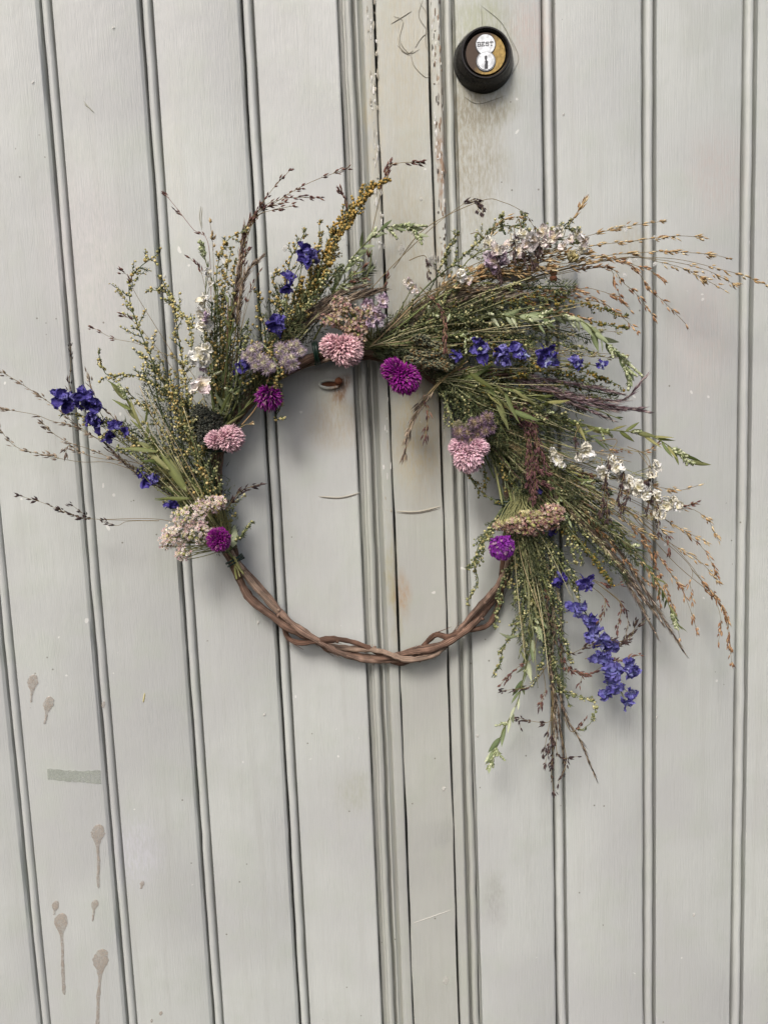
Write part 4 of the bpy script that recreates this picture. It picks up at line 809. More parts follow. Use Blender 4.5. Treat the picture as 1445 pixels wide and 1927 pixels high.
yarrow([(655, 595, 30, 26, 130), (640, 575, 20, 18, 60), (670, 620, 22, 20, 90), (672, 640, 18, 10, 40), (620, 602, 18, 14, 50), (690, 590, 16, 18, 40)], [(206, 176, 172), (178, 138, 140), (228, 210, 202), (200, 182, 150), (150, 108, 112)], 5.0, cal=(140, 134, 84), base=(700, 650), label='faded rosy brown yarrow head over the top pink globe flower')
larkspur([(720, 650, 2.8), (708, 610), (700, 570)], [(696, 578, 26), (708, 596, 24), (720, 568, 18), (700, 604, 18)], LILAC, fd=4.8)
larkspur([(720, 640, 2.8), (760, 570), (778, 535)], [(768, 530, 18), (776, 542, 20), (783, 548, 14)], BLUSH, fd=4.2)
# ================= bunch: upper right =================
b5 = (700, 655, 2.6)
stems((700, 650), [(800, 560), (820, 570), (780, 590), (850, 600), (840, 620), (900, 560), (870, 640), (820, 640), (790, 655), (760, 640)], STG, 2.0)
for q, t_ in (([b5, (900, 530), (1060, 460), (1120, 440), (1180, 426), (1242, 417)], .72), ([b5, (900, 540), (1060, 478), (1118, 462), (1187, 454), (1269, 444), (1323, 447)], .6), ([b5, (900, 560), (1100, 490), (1198, 476), (1255, 474), (1331, 478), (1370, 486)], .68), ([b5, (950, 540), (1124, 492), (1214, 485), (1282, 489), (1359, 508), (1394, 517), (1446, 538)], .84), ([b5, (950, 540), (1154, 487), (1241, 489), (1323, 506), (1377, 533)], .85), ([b5, (950, 540), (1167, 487), (1247, 495), (1296, 510), (1362, 546)], .8)):
    panicle(q, TAN, t_, 13, 2.0, 6.5, 0, sr=.5, d1=4.5)
for q, t_ in (([b5, (950, 545), (1154, 489), (1225, 547), (1252, 571), (1291, 611)], .72), ([b5, (950, 545), (1127, 500), (1173, 533), (1198, 555), (1230, 598)], .66), ([b5, (950, 545), (1132, 503), (1154, 533), (1168, 562)], .78), ([b5, (900, 570), (1083, 544), (1127, 547), (1159, 560), (1185, 583)], .6), ([b5, (900, 575), (1050, 558), (1099, 563), (1140, 574), (1173, 599), (1198, 624)], .5), ([b5, (900, 570), (1060, 548), (1120, 560), (1150, 580)], .5), ([b5, (900, 570), (1000, 570), (1060, 590), (1105, 600)], .6), ([b5, (950, 540), (1090, 480), (1214, 506), (1248, 529)], .75)):
    panicle(q, COPPER, t_, 13, 2.0, 6.5, 0, sr=.5, d1=4.6)
for k in range(12):
    ex, ey = U(960, 1150), U(455, 510); panicle([b5, (800 + U(-20, 20), 575 + U(-12, 12)), (890 + U(-20, 20), 520 + U(-18, 12)), (ex - 60, ey + 12), (ex, ey)], TAN, .5, 13, 2.0, 6, 1, 40, sr=.6, d1=4.8)
panicle([b5, (900, 540), (1040, 470), (1065, 430), (1098, 381)], TAN, .85, 15, 2.4, 6, 0, sr=.6); panicle([b5, (880, 520), (920, 450), (945, 415), (975, 408)], TAN, .82, 14, 2.2, 7, 0, sr=.5)
for k in range(10):
    o_ = U(-18, 18); plume([(735 + U(-10, 10), 640 + o_ * .5, 2.8), (820, 590 + o_), (890 + U(-10, 10), 562 + o_), (950 + U(-20, 50), 545 + o_ * .8)], BROWN if k % 2 else PLUME, .2, 30, .85, 2.0, .18, d1=4.2)
W([b5, (800, 540), (855, 493), (911, 443), (947, 423), (994, 435), (1049, 429), (1086, 428)], 26, GREENB, .4, 2.3, 7, d1=5.2); W([(950, 440, 4.6), (945, 418), (950, 400)], 12, GREENB, .1, 2.4, 6); W([(985, 436, 4.6), (985, 418), (982, 402)], 12, GREENB, .1, 2.2, 6)
W([(1040, 440, 4.6), (1060, 425), (1075, 412)], 14, GREENB, .1, 2.2, 6); W([(1080, 430, 4.6), (1085, 445), (1078, 460)], 14, GREENB, .1, 2.2, 6); W([b5, (800, 560), (840, 480), (862, 435)], 16, GREENB, .7, 2.3, 9)
for q, L_, tn in (([b5, (800, 620), (860, 600), (905, 580), (928, 550)], 34, GREENB), ([b5, (820, 625), (880, 605), (938, 609), (985, 640)], 40, GREENB), ([b5, (800, 605), (950, 560), (1035, 559), (1091, 570), (1132, 579), (1178, 597)], 28, DARKB), ([b5, (850, 610), (1000, 590), (1080, 598), (1124, 610), (1178, 621)], 16, DARKB), ([b5, (850, 620), (980, 610), (1077, 648), (1121, 664)], 22, GREENB), ([b5, (800, 610), (870, 575), (935, 545), (980, 530)], 34, GREENB), ([b5, (780, 610), (840, 560), (880, 500)], 30, GREENB), ([b5, (800, 630), (880, 622), (950, 640), (1000, 650)], 38, GREENB), ([b5, (790, 615), (850, 590), (900, 610)], 40, GREENB), ([b5, (780, 630), (830, 610), (880, 590)], 36, GREENB), ([b5, (820, 610), (900, 600), (970, 580), (1030, 575)], 34, GREENB), ([b5, (820, 640), (900, 640), (960, 660), (1020, 700)], 34, DARKB), ([b5, (830, 600), (930, 580), (1000, 560), (1060, 575)], 30, DARKB), ([b5, (850, 640), (950, 660), (1060, 690), (1105, 704), (1166, 728)], 24, DARKB), ([b5, (800, 600), (870, 560), (930, 580), (960, 610)], 32, GREENB)):
    W(q, L_, tn, .25, 2.4, d1=U(4.2, 5.4))
leafy([b5, (820, 620), (880, 602), (994, 593), (1049, 591), (1099, 607), (1127, 635), (1149, 654), (1171, 681), (1189, 722)], LEAFS, 46, 40, .35, tip=76, side=9, d0=4., d1=6., droop=.8, lw=1.35)
leafy([b5, (800, 610), (900, 590), (980, 600), (1040, 615)], LEAFS, 38, 16, .3, side=5, d1=5.6, droop=.6); leafy([b5, (820, 630), (920, 625), (1000, 650), (1060, 690)], LEAFG, 46, 14, .3, d1=4.6, droop=.4)
leafy([b5, (800, 600), (840, 580), (850, 600)], LEAFS, 30, 8, .2, side=4, d1=5.4); leafy([b5, (810, 640), (860, 630), (900, 655), (915, 690)], LEAFS, 28, 8, .2, side=6, d1=6., droop=.4)
leafy([b5, (780, 600), (830, 560), (880, 540), (920, 530)], LEAFG, 36, 12, .2)
larkspur([b5, (820, 630), (880, 490), (1000, 455), (1095, 450)], [(918, 458, 24, WHITE), (935, 470, 26), (955, 463, 24), (975, 474, 26), (1000, 452, 30), (1015, 466, 28), (1040, 448, 28), (1048, 436, 22, WHITE), (985, 442, 24, WHITE), (1086, 438, 22, WHITE), (1098, 452, 20), (1096, 468, 20, WHITE), (930, 492, 26, LILAC), (945, 484, 20, LILAC), (868, 518, 22, WHITE), (882, 526, 18, BLUSH), (1060, 462, 18), (1020, 436, 22), (965, 452, 20, WHITE), (1000, 478, 20, WHITE), (1072, 450, 18), (1028, 456, 22), (990, 462, 22)], BLUSH, fd=5.2)
cb = MB(); k = 60; v = unit(rng.normal(size=(k, 3))); cb.inst(BRACT, P(1074, 488, .045) - np.array([0, 0, 0]) + v * np.array([5, 5, 6]) * PX, unit(v * .4 + np.array([.3, -.4, .6])), 12 * PX, 2.2 * PX, pal([(216, 204, 150), (226, 214, 170), (190, 176, 120)], k)); wlink('cream_bud', cb, M_PETAL)
larkspur([b5, (800, 655), (870, 668), (980, 672), (1082, 682), (1132, 690)], [(858, 670, 22), (905, 662, 28), (898, 640, 15), (945, 664, 32), (968, 660, 28), (984, 668, 20, BLUEP), (952, 680, 22), (1024, 664, 27), (1034, 678, 28, BLUEP), (1020, 682, 20), (1079, 678, 25), (1088, 684, 18, BLUEP), (1132, 688, 22, BLUEP)], BLUE, fd=5.2, d1=4.8)
for q in ([(955, 440, 5), (966, 424), (968, 455), (969, 488)], [(970, 420, 5), (977, 415), (985, 470), (991, 497)], [(1000, 440, 5), (1008, 429), (1013, 455), (1016, 486)], [(885, 440, 4.6), (902, 440), (930, 476), (942, 525)], [(1000, 450, 5), (1006, 470), (1008, 498)], [(985, 450, 5), (995, 480), (1000, 500)]): panicle(q, DARK, .35, 14, 2.0, 4.5, 0, sr=.5, tight=.3, d0=5, d1=5.4)
panicle([(790, 540, 4.6), (808, 559), (833, 590), (837, 656)], PURP, .1, 14, 1.8, 3.4, 0, sr=.6, d1=5.8, tight=.35)
fl = MB(); k = 160; c = P(812, 492, .045); v = unit(rng.normal(size=(k, 3))); fl.inst(HAIR, c + v * 2 * PX, v, U(8, 20, k) * PX, .28 * PX, pal([(222, 220, 214), (206, 202, 196)], k)); wlink('seed_fluff', fl, M_PETAL, None, smooth=False); panicle([(770, 490, 4.2), (790, 482), (802, 485), (808, 520)], DARK, .4, 12, 1.8, 6, 0, sr=.5)
SCALE = [(112, 116, 94), (92, 98, 80), (132, 130, 100), (124, 100, 66), (78, 82, 70), (146, 136, 104)]
def ear(px, py, ex, ey, wd=7, cols=SCALE, d=5.):
    p = path([(px, py, d - .6), ((px + ex) / 2 + U(-3, 3), (py + ey) / 2 + U(-3, 3), d), (ex, ey, d + .1)], 20); ln = seglen(p) / PX; k = int(ln * 3.4); t = U(0, 1, k); q, tg = at(p, t); sd = perp(tg); w_ = wd * (np.sin(np.pi * (t * .9 + .06)) ** .6)[:, None]
    mb = MB(); mb.tube(p, 2.2 * PX, lin(90, 90, 66), 5); mb.inst(SEED2, q + sd * w_ * .35 * PX, unit(tg + sd * .75), U(5.5, 9, k) * PX, U(1.2, 2.0, k) * PX, pal(cols, k)); return wlink('seed_ear', mb, M_SEED)
for q in ((770, 660, 822, 668), (780, 645, 835, 650), (795, 655, 846, 676), (800, 668, 850, 690), (785, 680, 840, 694), (800, 640, 842, 662), (760, 672, 800, 680), (790, 690, 832, 684), (770, 640, 806, 636), (815, 655, 852, 672)): ear(*q)
globe(762, 714, 30, (.5, .8, .5), lin(100, 12, 100), lin(166, 44, 156), 5.8, [(740, 696, 24, (-.8, -.3))], 300, blen=.62, bw=.07, tied=(760, 670), label='large magenta globe flower right of the top pink one')
panicle([(880, 680, 5), (845, 705), (800, 748), (773, 798), (762, 855)], BROWN, .42, 20, 1.7, 4, 0, sr=.7, d1=5., tight=.3); panicle([(870, 690, 5), (830, 715), (800, 750), (806, 775), (800, 822)], PURP, .5, 14, 1.8, 5, 0, sr=.6, d1=5.); panicle([(860, 690, 5), (820, 730), (785, 775), (768, 810)], BROWN, .35, 20, 1.5, 4, 0, sr=.6, d1=5.2, tight=.25)
# ================= bunch: right =================
b6 = (820, 715, 2.6)
stems((820, 705), [(900, 690), (930, 740), (960, 760), (1000, 770), (980, 720), (900, 760), (1010, 735), (950, 800), (1050, 790)], STG, 1.9)
leafy([b6, (900, 740), (1000, 770), (1050, 785), (1132, 807), (1203, 815), (1247, 832), (1303, 875)], LEAFG, 50, 34, .2, tip=44, side=9, d1=5.6, lw=1.25); leafy([b6, (870, 720), (930, 745), (985, 790)], LEAFG, 78, 9, .1, d1=5.6, lw=1.2, spread=.6)
leafy([b6, (880, 710), (960, 735), (1040, 760)], LEAFG, 64, 12, .1, d1=5.2, spread=.6); leafy([b6, (880, 740), (980, 790), (1080, 810), (1150, 840)], LEAFD, 40, 18, .15, side=5, d1=4.8); leafy([b6, (900, 740), (1010, 750), (1100, 765), (1170, 790)], LEAFD, 40, 16, .15, d1=4.6); leafy([b6, (870, 730), (920, 770), (960, 830)], LEAFD, 50, 9, .15, d1=4.6)
for q in ([b6, (900, 690), (1000, 715), (1100, 752), (1216, 775)], [b6, (900, 695), (1010, 722), (1090, 750), (1150, 770), (1206, 768)], [b6, (920, 700), (1060, 738), (1130, 752), (1173, 752), (1212, 712)], [b6, (910, 700), (1000, 725), (1080, 760), (1150, 790)], [b6, (920, 700), (1030, 715), (1110, 728), (1165, 740)], [b6, (920, 705), (1030, 735), (1120, 765)]): plume(q, PLUMEP, .45, 26, .95, 2.4, .2, d1=4.8, stem=(118, 84, 84))
for q, tn in (([b6, (880, 740), (960, 760), (1020, 790)], GREENB), ([b6, (860, 740), (900, 760), (940, 800)], GREENB), ([b6, (850, 735), (870, 760), (878, 790)], GREENB), ([b6, (900, 730), (1010, 740), (1090, 720), (1140, 715)], DARKB), ([b6, (900, 740), (1000, 760), (1090, 800)], GREENB), ([b6, (900, 720), (980, 690), (1060, 700), (1110, 690)], DARKB), ([b6, (840, 760), (850, 790), (855, 810)], GREENB), ([b6, (880, 720), (940, 700), (1000, 710)], DARKB), ([b6, (900, 760), (960, 800), (1000, 850)], GREENB), ([b6, (950, 740), (1080, 750), (1150, 745)], DARKB)): W(q, 30, tn, .2, 2.3, d1=U(4, 5.2))
for k in range(7): panicle([b6, (900, 760), (975 + U(-15, 20), 780 + U(-15, 15)), (1000 + U(-25, 30), 860 + U(-20, 20)), (1010 + U(-25, 30), 930 + U(-50, 20))], [(112, 72, 74), (92, 58, 62), (134, 96, 94), (78, 52, 56)], .45, 12, 1.6, 3.4, 1, 30, sr=.6, d1=5.4, tight=.5)
W2 = [(1100, 850, 34), (1090, 862, 24), (1045, 862, 26), (1056, 875, 22), (1135, 888, 30), (1152, 868, 24), (1160, 880, 22), (1180, 905, 28), (1200, 918, 30), (1215, 930, 28), (1236, 936, 28), (1252, 952, 28), (1240, 966, 22), (1232, 876, 28), (1272, 950, 22), (1226, 892, 20), (1168, 897, 22), (1262, 940, 20), (1040, 850, 20), (1190, 925, 18)]
larkspur([b6, (930, 780), (1040, 845), (1130, 885), (1210, 925), (1268, 958)], W2, WHITE, fd=5., d1=4.6)
for q in ([(1120, 830, 4.6), (1160, 828), (1145, 860), (1138, 920), (1130, 968)], [(1150, 850, 4.6), (1173, 881), (1168, 915), (1164, 946)], [(1160, 880, 4.6), (1184, 914), (1178, 940), (1169, 962)], [(1180, 840, 4.6), (1219, 862), (1225, 922), (1236, 955), (1239, 1000)], [(1200, 850, 4.6), (1220, 880), (1216, 910)], [(1130, 860, 5), (1140, 910), (1143, 975)], [(1090, 800, 5), (1082, 820), (1086, 850)], [(1200, 900, 5), (1222, 930), (1218, 960)]): panicle(q, DARK, .35, 12, 2.0, 4.2, 0, sr=.5, d0=5, d1=5.6, tight=.4)
# ================= bunch: lower right =================
b7 = (880, 790, 2.6)
stems((880, 785), [(960, 880), (970, 900), (985, 890), (1000, 910), (940, 880), (1010, 880), (930, 900), (1030, 920), (1050, 930)], STG, 2.0)
for q, t_, tn in (([b7, (1000, 830), (1100, 850), (1173, 847), (1214, 850), (1232, 838)], .7, COPPER), ([b7, (1050, 860), (1180, 900), (1269, 922), (1312, 914)], .8, TAN), ([b7, (1050, 870), (1200, 935), (1277, 955), (1307, 960), (1334, 982), (1351, 1017)], .72, TAN), ([b7, (1050, 880), (1200, 945), (1252, 979), (1310, 1020), (1331, 1045), (1349, 1082)], .78, COPPER), ([b7, (1050, 890), (1180, 955), (1239, 1001), (1293, 1056), (1323, 1097), (1340, 1113), (1364, 1154), (1370, 1198), (1376, 1246)], .72, COPPER), ([b7, (1050, 890), (1180, 960), (1241, 1010), (1312, 1053), (1349, 1092)], .75, TAN), ([b7, (1050, 900), (1160, 970), (1214, 1015), (1258, 1075), (1280, 1105), (1296, 1141), (1311, 1188)], .6, COPPER), ([(1180, 960, 4.6), (1293, 1059), (1298, 1100), (1302, 1132)], .75, COPPER), ([b7, (1100, 960), (1203, 1020), (1230, 1053), (1242, 1135)], .7, COPPER), ([b7, (1100, 970), (1225, 1060), (1266, 1143), (1278, 1200)], .75, COPPER), ([b7, (1150, 940), (1247, 999), (1259, 1042)], .85, PURP), ([(1300, 1070, 4.6), (1340, 1120), (1356, 1168), (1350, 1213)], .7, COPPER), ([b7, (1060, 880), (1130, 915), (1200, 930), (1240, 960)], .45, TAN), ([b7, (1060, 890), (1140, 935), (1220, 985), (1255, 1000)], .45, TAN), ([b7, (1060, 900), (1130, 950), (1190, 990), (1230, 1010)], .45, TAN), ([b7, (1050, 910), (1120, 990), (1180, 1060), (1225, 1100)], .5, COPPER), ([b7, (1050, 900), (1130, 1000), (1200, 1050), (1250, 1120)], .5, TAN), ([b7, (1100, 900), (1220, 960), (1290, 1000), (1330, 1020)], .7, TAN), ([b7, (1070, 880), (1150, 900), (1210, 905)], .5, PURP), ([b7, (1150, 900), (1270, 950), (1310, 945)], .8, PURP)):
    panicle(q, tn, t_, 12, 1.9, 6, 0, sr=.5, d1=4.8)
panicle([(1180, 960, 4.6), (1270, 1060), (1340, 1120), (1366, 1160), (1374, 1220)], COPPER, .6, 12, 2, 4, 0, sr=.5, d1=4.6)
for q in ([b7, (1000, 890), (1080, 960), (1140, 1030), (1187, 1108), (1233, 1192)], [b7, (1010, 900), (1090, 960), (1159, 1030), (1203, 1094), (1286, 1226)], [b7, (1010, 890), (1100, 975), (1160, 1050), (1215, 1130), (1245, 1172)], [b7, (990, 890), (1060, 950), (1120, 1010), (1170, 1070), (1210, 1130)], [b7, (980, 880), (1040, 930), (1090, 980)], [b7, (960, 850), (1000, 890), (1050, 940)], [b7, (970, 850), (1010, 890), (1040, 950)], [b7, (960, 860), (985, 890), (1010, 930)]): plume(q, PLUME, .4, 34, .8, 2.4, .16, d1=4.4)
leafy([b7, (1010, 860), (1060, 900), (1130, 960), (1190, 1030), (1240, 1100), (1276, 1185)], LEAFD, 38, 44, .25, tip=30, side=4, d1=5.2); leafy([b7, (1010, 860), (1080, 920), (1140, 990), (1190, 1040)], LEAFD, 36, 26, .2, d1=5.); leafy([b7, (1000, 850), (1060, 880), (1120, 930)], LEAFG, 42, 16, .2, d1=5.2, side=3); leafy([b7, (980, 850), (1030, 900), (1070, 960)], LEAFG, 44, 12, .2, d1=5.); leafy([b7, (1010, 880), (1060, 960), (1080, 1000)], LEAFS, 26, 8, .3, side=6, d1=4.8)
W([b7, (990, 870), (1040, 950), (1069, 995), (1103, 1031), (1127, 1061), (1152, 1097)], 15, DARKB, .45, 2.4, 2.6, gap=3.4)
for q in ([b7, (985, 880), (1040, 950), (1075, 1030), (1085, 1062)], [b7, (1000, 880), (1060, 980), (1100, 1060)], [b7, (960, 850), (1010, 900), (1060, 930)]): W(q, 28, GREENB, .4, 2.4)
A2 = [(918, 786), (904, 793), (892, 796), (918, 797), (925, 806), (905, 805), (863, 813), (867, 825), (884, 828), (898, 817), (878, 815), (912, 812)]
ageratum(A2, (196, 178, 140), (134, 98, 160), 12, 5.6, (900, 760), 'deep violet floss flowers over the right pink globe flower'); ageratum([(863, 798), (871, 804), (881, 803), (858, 802)], (186, 184, 140), (160, 150, 130), 8, 5.6, (890, 770), 'small greenish floss flower buds right of the ring')
globe(881, 862, 29, (0, 1, .45), lin(206, 140, 170), lin(250, 218, 224), 5.6, [(862, 842, 20, (-.9, .1)), (900, 842, 21, (.9, .1))], 300, tied=(890, 790), label='pink globe flower under the violet floss flowers')
# ================= bunch: bottom right, hanging =================
b8 = (962, 930, 2.6)
stems((965, 925), [(985, 1050), (1000, 1080), (1010, 1100), (1015, 1120), (1030, 1110), (1040, 1140), (995, 1040), (1020, 1060), (1025, 1180)], STG, 2.2); stems((930, 850), [(945, 950), (955, 960), (975, 960), (985, 950), (965, 955), (995, 955)], STG, 2.0)
for q, L_, tn in (([(900, 830, 3), (884, 895), (909, 931), (940, 946)], 12, DARKB), ([(900, 830, 3), (905, 870), (912, 900), (905, 925)], 10, DARKB), ([(940, 850, 3.4), (944, 890), (950, 918)], 24, GOLD), ([b8, (925, 985), (905, 1018), (898, 1036), (893, 1070), (901, 1099), (879, 1138)], 18, GREENB), ([b8, (920, 1000), (898, 1040), (882, 1070)], 14, GREENB), ([b8, (935, 990), (905, 1030), (900, 1060)], 16, GREENB), ([b8, (968, 1050), (951, 1078), (943, 1100), (938, 1141), (932, 1186)], 18, GREENB), ([b8, (972, 1040), (962, 1075), (955, 1110)], 22, PALEG), ([b8, (990, 1100), (970, 1180), (948, 1220), (943, 1247), (927, 1274)], 16, GREENB), ([b8, (1000, 1120), (990, 1160), (965, 1186)], 22, GREENB), ([b8, (1020, 1150), (1054, 1291), (1090, 1310), (1118, 1324), (1112, 1357), (1090, 1374)], 14, GREENB), ([b8, (1000, 1060), (1012, 1150), (1038, 1240), (1046, 1300)], 26, GREENB), ([b8, (1010, 1060), (1040, 1110), (1060, 1150)], 24, GREENB), ([b8, (1010, 1010), (1035, 1040), (1042, 1085)], 22, GREENB), ([b8, (1020, 1000), (1060, 1050), (1085, 1095), (1090, 1130)], 22, GREENB), ([b8, (1000, 1080), (995, 1140), (980, 1165)], 20, GREENB), ([b8, (1010, 1150), (1020, 1230), (1000, 1290)], 24, GREENB), ([b8, (1010, 1150), (1040, 1250), (1070, 1330)], 20, GREENB), ([b8, (985, 1050), (975, 1110), (968, 1140)], 22, GREENB)):
    W(q, L_, tn, .3, 2.4, d1=U(3.6, 4.8), droop=.5)
leafy([b8, (1000, 1100), (1003, 1180), (982, 1285), (971, 1327), (943, 1382), (919, 1450)], LEAFS, 46, 26, .35, tip=44, side=4, d1=4.6, spread=.5, lw=1.25); leafy([b8, (1010, 1110), (1012, 1170), (985, 1192), (950, 1205)], LEAFS, 42, 10, .55, side=2, d1=4.4); leafy([b8, (1000, 1090), (998, 1160), (975, 1240)], LEAFG, 34, 12, .4, d1=4.2)
leafy([(985, 1090, 4), (1000, 1120), (990, 1130)], LEAFG, 44, 3, .4)
for q, tn in (([b8, (1005, 1060), (1025, 1150), (1040, 1300), (1042, 1400)], PLUME), ([b8, (1020, 1050), (1030, 1160), (1038, 1280), (1048, 1380)], BROWN), ([b8, (1030, 1040), (1050, 1120), (1056, 1180)], [(170, 160, 130), (140, 130, 104), (190, 180, 150)]), ([b8, (1020, 1040), (1035, 1110), (1042, 1170), (1040, 1220)], [(150, 138, 112), (120, 108, 90), (180, 168, 140)]), ([b8, (1030, 1200), (1062, 1341), (1090, 1391), (1119, 1460)], BROWN), ([b8, (1020, 1150), (1036, 1260), (1050, 1340), (1062, 1440)], BROWN)): plume(q, tn, .45, 26, .85, 2.2, .16, d1=4.)
for q in ([b8, (1020, 1120), (1037, 1175), (1054, 1211), (1071, 1230), (1104, 1216), (1134, 1205), (1174, 1208)], [b8, (1050, 1220), (1098, 1269), (1131, 1255), (1154, 1244), (1204, 1233)], [(1120, 1215, 4.5), (1173, 1205), (1192, 1186), (1213, 1168)], [(1100, 1095, 4), (1134, 1122), (1137, 1147), (1126, 1168)], [(1120, 1095, 4), (1165, 1133), (1167, 1155), (1160, 1188)], [(1120, 1095, 4), (1167, 1133), (1181, 1169), (1176, 1203)], [b8, (1040, 1150), (1054, 1205), (1059, 1255), (1079, 1263), (1095, 1269), (1090, 1289)], [(1020, 1250, 4), (1026, 1294), (1021, 1313), (1014, 1334)], [(1010, 1200, 4), (1000, 1240), (975, 1255), (941, 1288)], [(1030, 1250, 4), (1000, 1290), (960, 1298), (945, 1300)], [(1037, 1300, 4), (1037, 1355), (998, 1357), (976, 1352), (979, 1369)], [(1037, 1330, 4), (1037, 1380), (1026, 1436)], [(1040, 1300, 4), (1040, 1410), (1037, 1451), (1042, 1492)], [(1045, 1380, 4), (1051, 1424), (1086, 1424)], [(1055, 1380, 4), (1065, 1432), (1050, 1475)], [(1060, 1350, 4), (1076, 1377), (1102, 1354)], [(1090, 1085, 4), (1118, 1092), (1145, 1103), (1167, 1100)], [(1040, 1330, 4), (1030, 1380), (1022, 1420)], [(1100, 1240, 4.6), (1140, 1225), (1185, 1200), (1195, 1170)]):
    panicle(q, DARK if U() < .6 else PURP, .45, 11, 1.9, 4.2, 0, sr=.5, d1=4.4, tight=.5)
larkspur([b8, (1030, 1020), (1078, 1110), (1120, 1190), (1150, 1260), (1172, 1312)], [(1054, 1090, 24, BLUE), (1046, 1098, 16, BLUE), (1100, 1096, 26, BLUE), (1106, 1104, 18, BLUE), (1083, 1147, 30), (1096, 1142, 22), (1110, 1168, 34), (1118, 1182, 26), (1108, 1196, 26), (1132, 1206, 28), (1150, 1214, 28), (1122, 1234, 28), (1138, 1242, 26), (1146, 1264, 32), (1160, 1262, 28), (1182, 1252, 28), (1188, 1264, 26), (1138, 1306, 32), (1160, 1296, 32), (1150, 1284, 24), (1186, 1308, 26), (1180, 1322, 24)], BLUEL, fd=4.2, d1=3.8)
larkspur([b8, (1000, 915), (1012, 920)], [(1010, 922, 16), (1042, 998, 20)], BLUE, fd=4.)
yarrow([(1035, 972, 26, 24, 140), (1000, 985, 34, 24, 190), (1048, 965, 14, 16, 40), (965, 990, 24, 14, 80), (945, 988, 18, 10, 50)], [(184, 142, 140), (156, 108, 112), (212, 184, 172), (228, 208, 194), (128, 84, 92)], 5.2, cal=(206, 202, 140), base=(990, 925), label='rosy brown yarrow head above the lower right magenta globe flower')
yarrow([(945, 984, 16, 6, 26), (968, 980, 16, 6, 26), (1000, 966, 26, 6, 40)], [(212, 206, 150), (196, 190, 132), (226, 218, 176)], 5.3, base=(985, 925), label='pale cream back row of the yarrow')
globe(944, 1030, 28, (-.05, .8, .5), lin(78, 14, 104), lin(140, 50, 156), 5.6, n=170, blen=.55, bw=.13, sweep=.95, tied=(955, 960), label='purple globe flower with broad bracts at the lower right')
# ================= backing foliage that makes the bunches dense =================
FOL = [(78, 90, 60), (96, 106, 72), (62, 72, 50), (118, 124, 92), (50, 58, 42), (144, 150, 118)]
def foliage(pts, wid, n, d0=2.2, d1=3.6, cols=FOL, hl=(6, 16), name='feathery_foliage'):
    p = path(pts, 40, d0, d1); mb = MB(); t = U(0, 1, n) ** .9; q, tg = at(p, t); sd = flat(perp(tg), .5); env = (np.sin(np.pi * np.clip(t * .85 + .12, 0, 1)) ** .7)[:, None]
    q = q + sd * (U(0, 1, (n, 1)) ** .7) * wid * PX * env; dv = unit(tg * .8 + perp(tg) * .9)
    mb.inst(HAIR, q, dv, U(hl[0], hl[1], n) * PX, U(.5, 1.1, n) * PX, pal(cols, n)); mb.tube(p, 1.2 * PX, lin(*cols[0]), 4); return wlink(name, mb, M_LEAF, smooth=False)
for q, w_, n in (([b1, (370, 890), (310, 790), (270, 700)], 40, 900), ([b1, (360, 900), (290, 840), (230, 800)], 38, 900), ([b1, (400, 920), (370, 840), (350, 760)], 40, 900), ([b1, (390, 960), (340, 910), (290, 880)], 30, 600), ([b2, (415, 740), (415, 640), (418, 560)], 30, 900), ([b2, (440, 760), (450, 700), (455, 620)], 28, 600), ([b3, (520, 660), (560, 590), (600, 520)], 34, 800), ([b3, (500, 680), (510, 620), (530, 540)], 30, 600), ([b3, (480, 720), (450, 740), (430, 760)], 24, 400), ([(560, 650, 2.6), (610, 590), (660, 540), (700, 500)], 24, 500),
                  ([b5, (800, 610), (900, 590), (1000, 580)], 44, 1300), ([b5, (800, 630), (900, 630), (1000, 650)], 40, 1200), ([b5, (780, 640), (850, 650), (920, 680)], 34, 700), ([b5, (820, 570), (900, 530), (980, 500)], 34, 700), ([b6, (900, 730), (1000, 740), (1100, 770)], 36, 900), ([b6, (880, 740), (960, 790), (1040, 830)], 44, 1100), ([b7, (960, 850), (1040, 920), (1120, 990)], 40, 1100), ([b7, (980, 850), (1080, 930), (1180, 1030)], 28, 800), ([b7, (940, 850), (980, 910), (1010, 960)], 36, 800), ([b8, (990, 1040), (1010, 1120), (1030, 1220)], 34, 800), ([b8, (1010, 1010), (1050, 1060), (1080, 1100)], 30, 500), ([b5, (740, 660), (790, 680), (840, 700)], 30, 700), ([b6, (840, 730), (870, 770), (890, 800)], 26, 500)):
    foliage(q, w_, n)
for a_, es in (((470, 745), [(560, 630), (600, 590), (540, 640), (580, 620)]), ((705, 655), [(880, 560), (900, 600), (860, 650), (920, 640), (940, 560), (1000, 520)]), ((825, 710), [(1010, 760), (990, 700), (1060, 740)]), ((885, 790), [(1050, 900), (1080, 940), (1100, 980), (1040, 960), (1120, 960)]), ((430, 1030), [(330, 860), (300, 820), (360, 820), (280, 880), (270, 840)]), ((415, 820), [(430, 560), (410, 540), (440, 600)])):
    stems(a_, es, STG + [(120, 96, 76), (98, 78, 66)], 1.5, 3., 4.4)

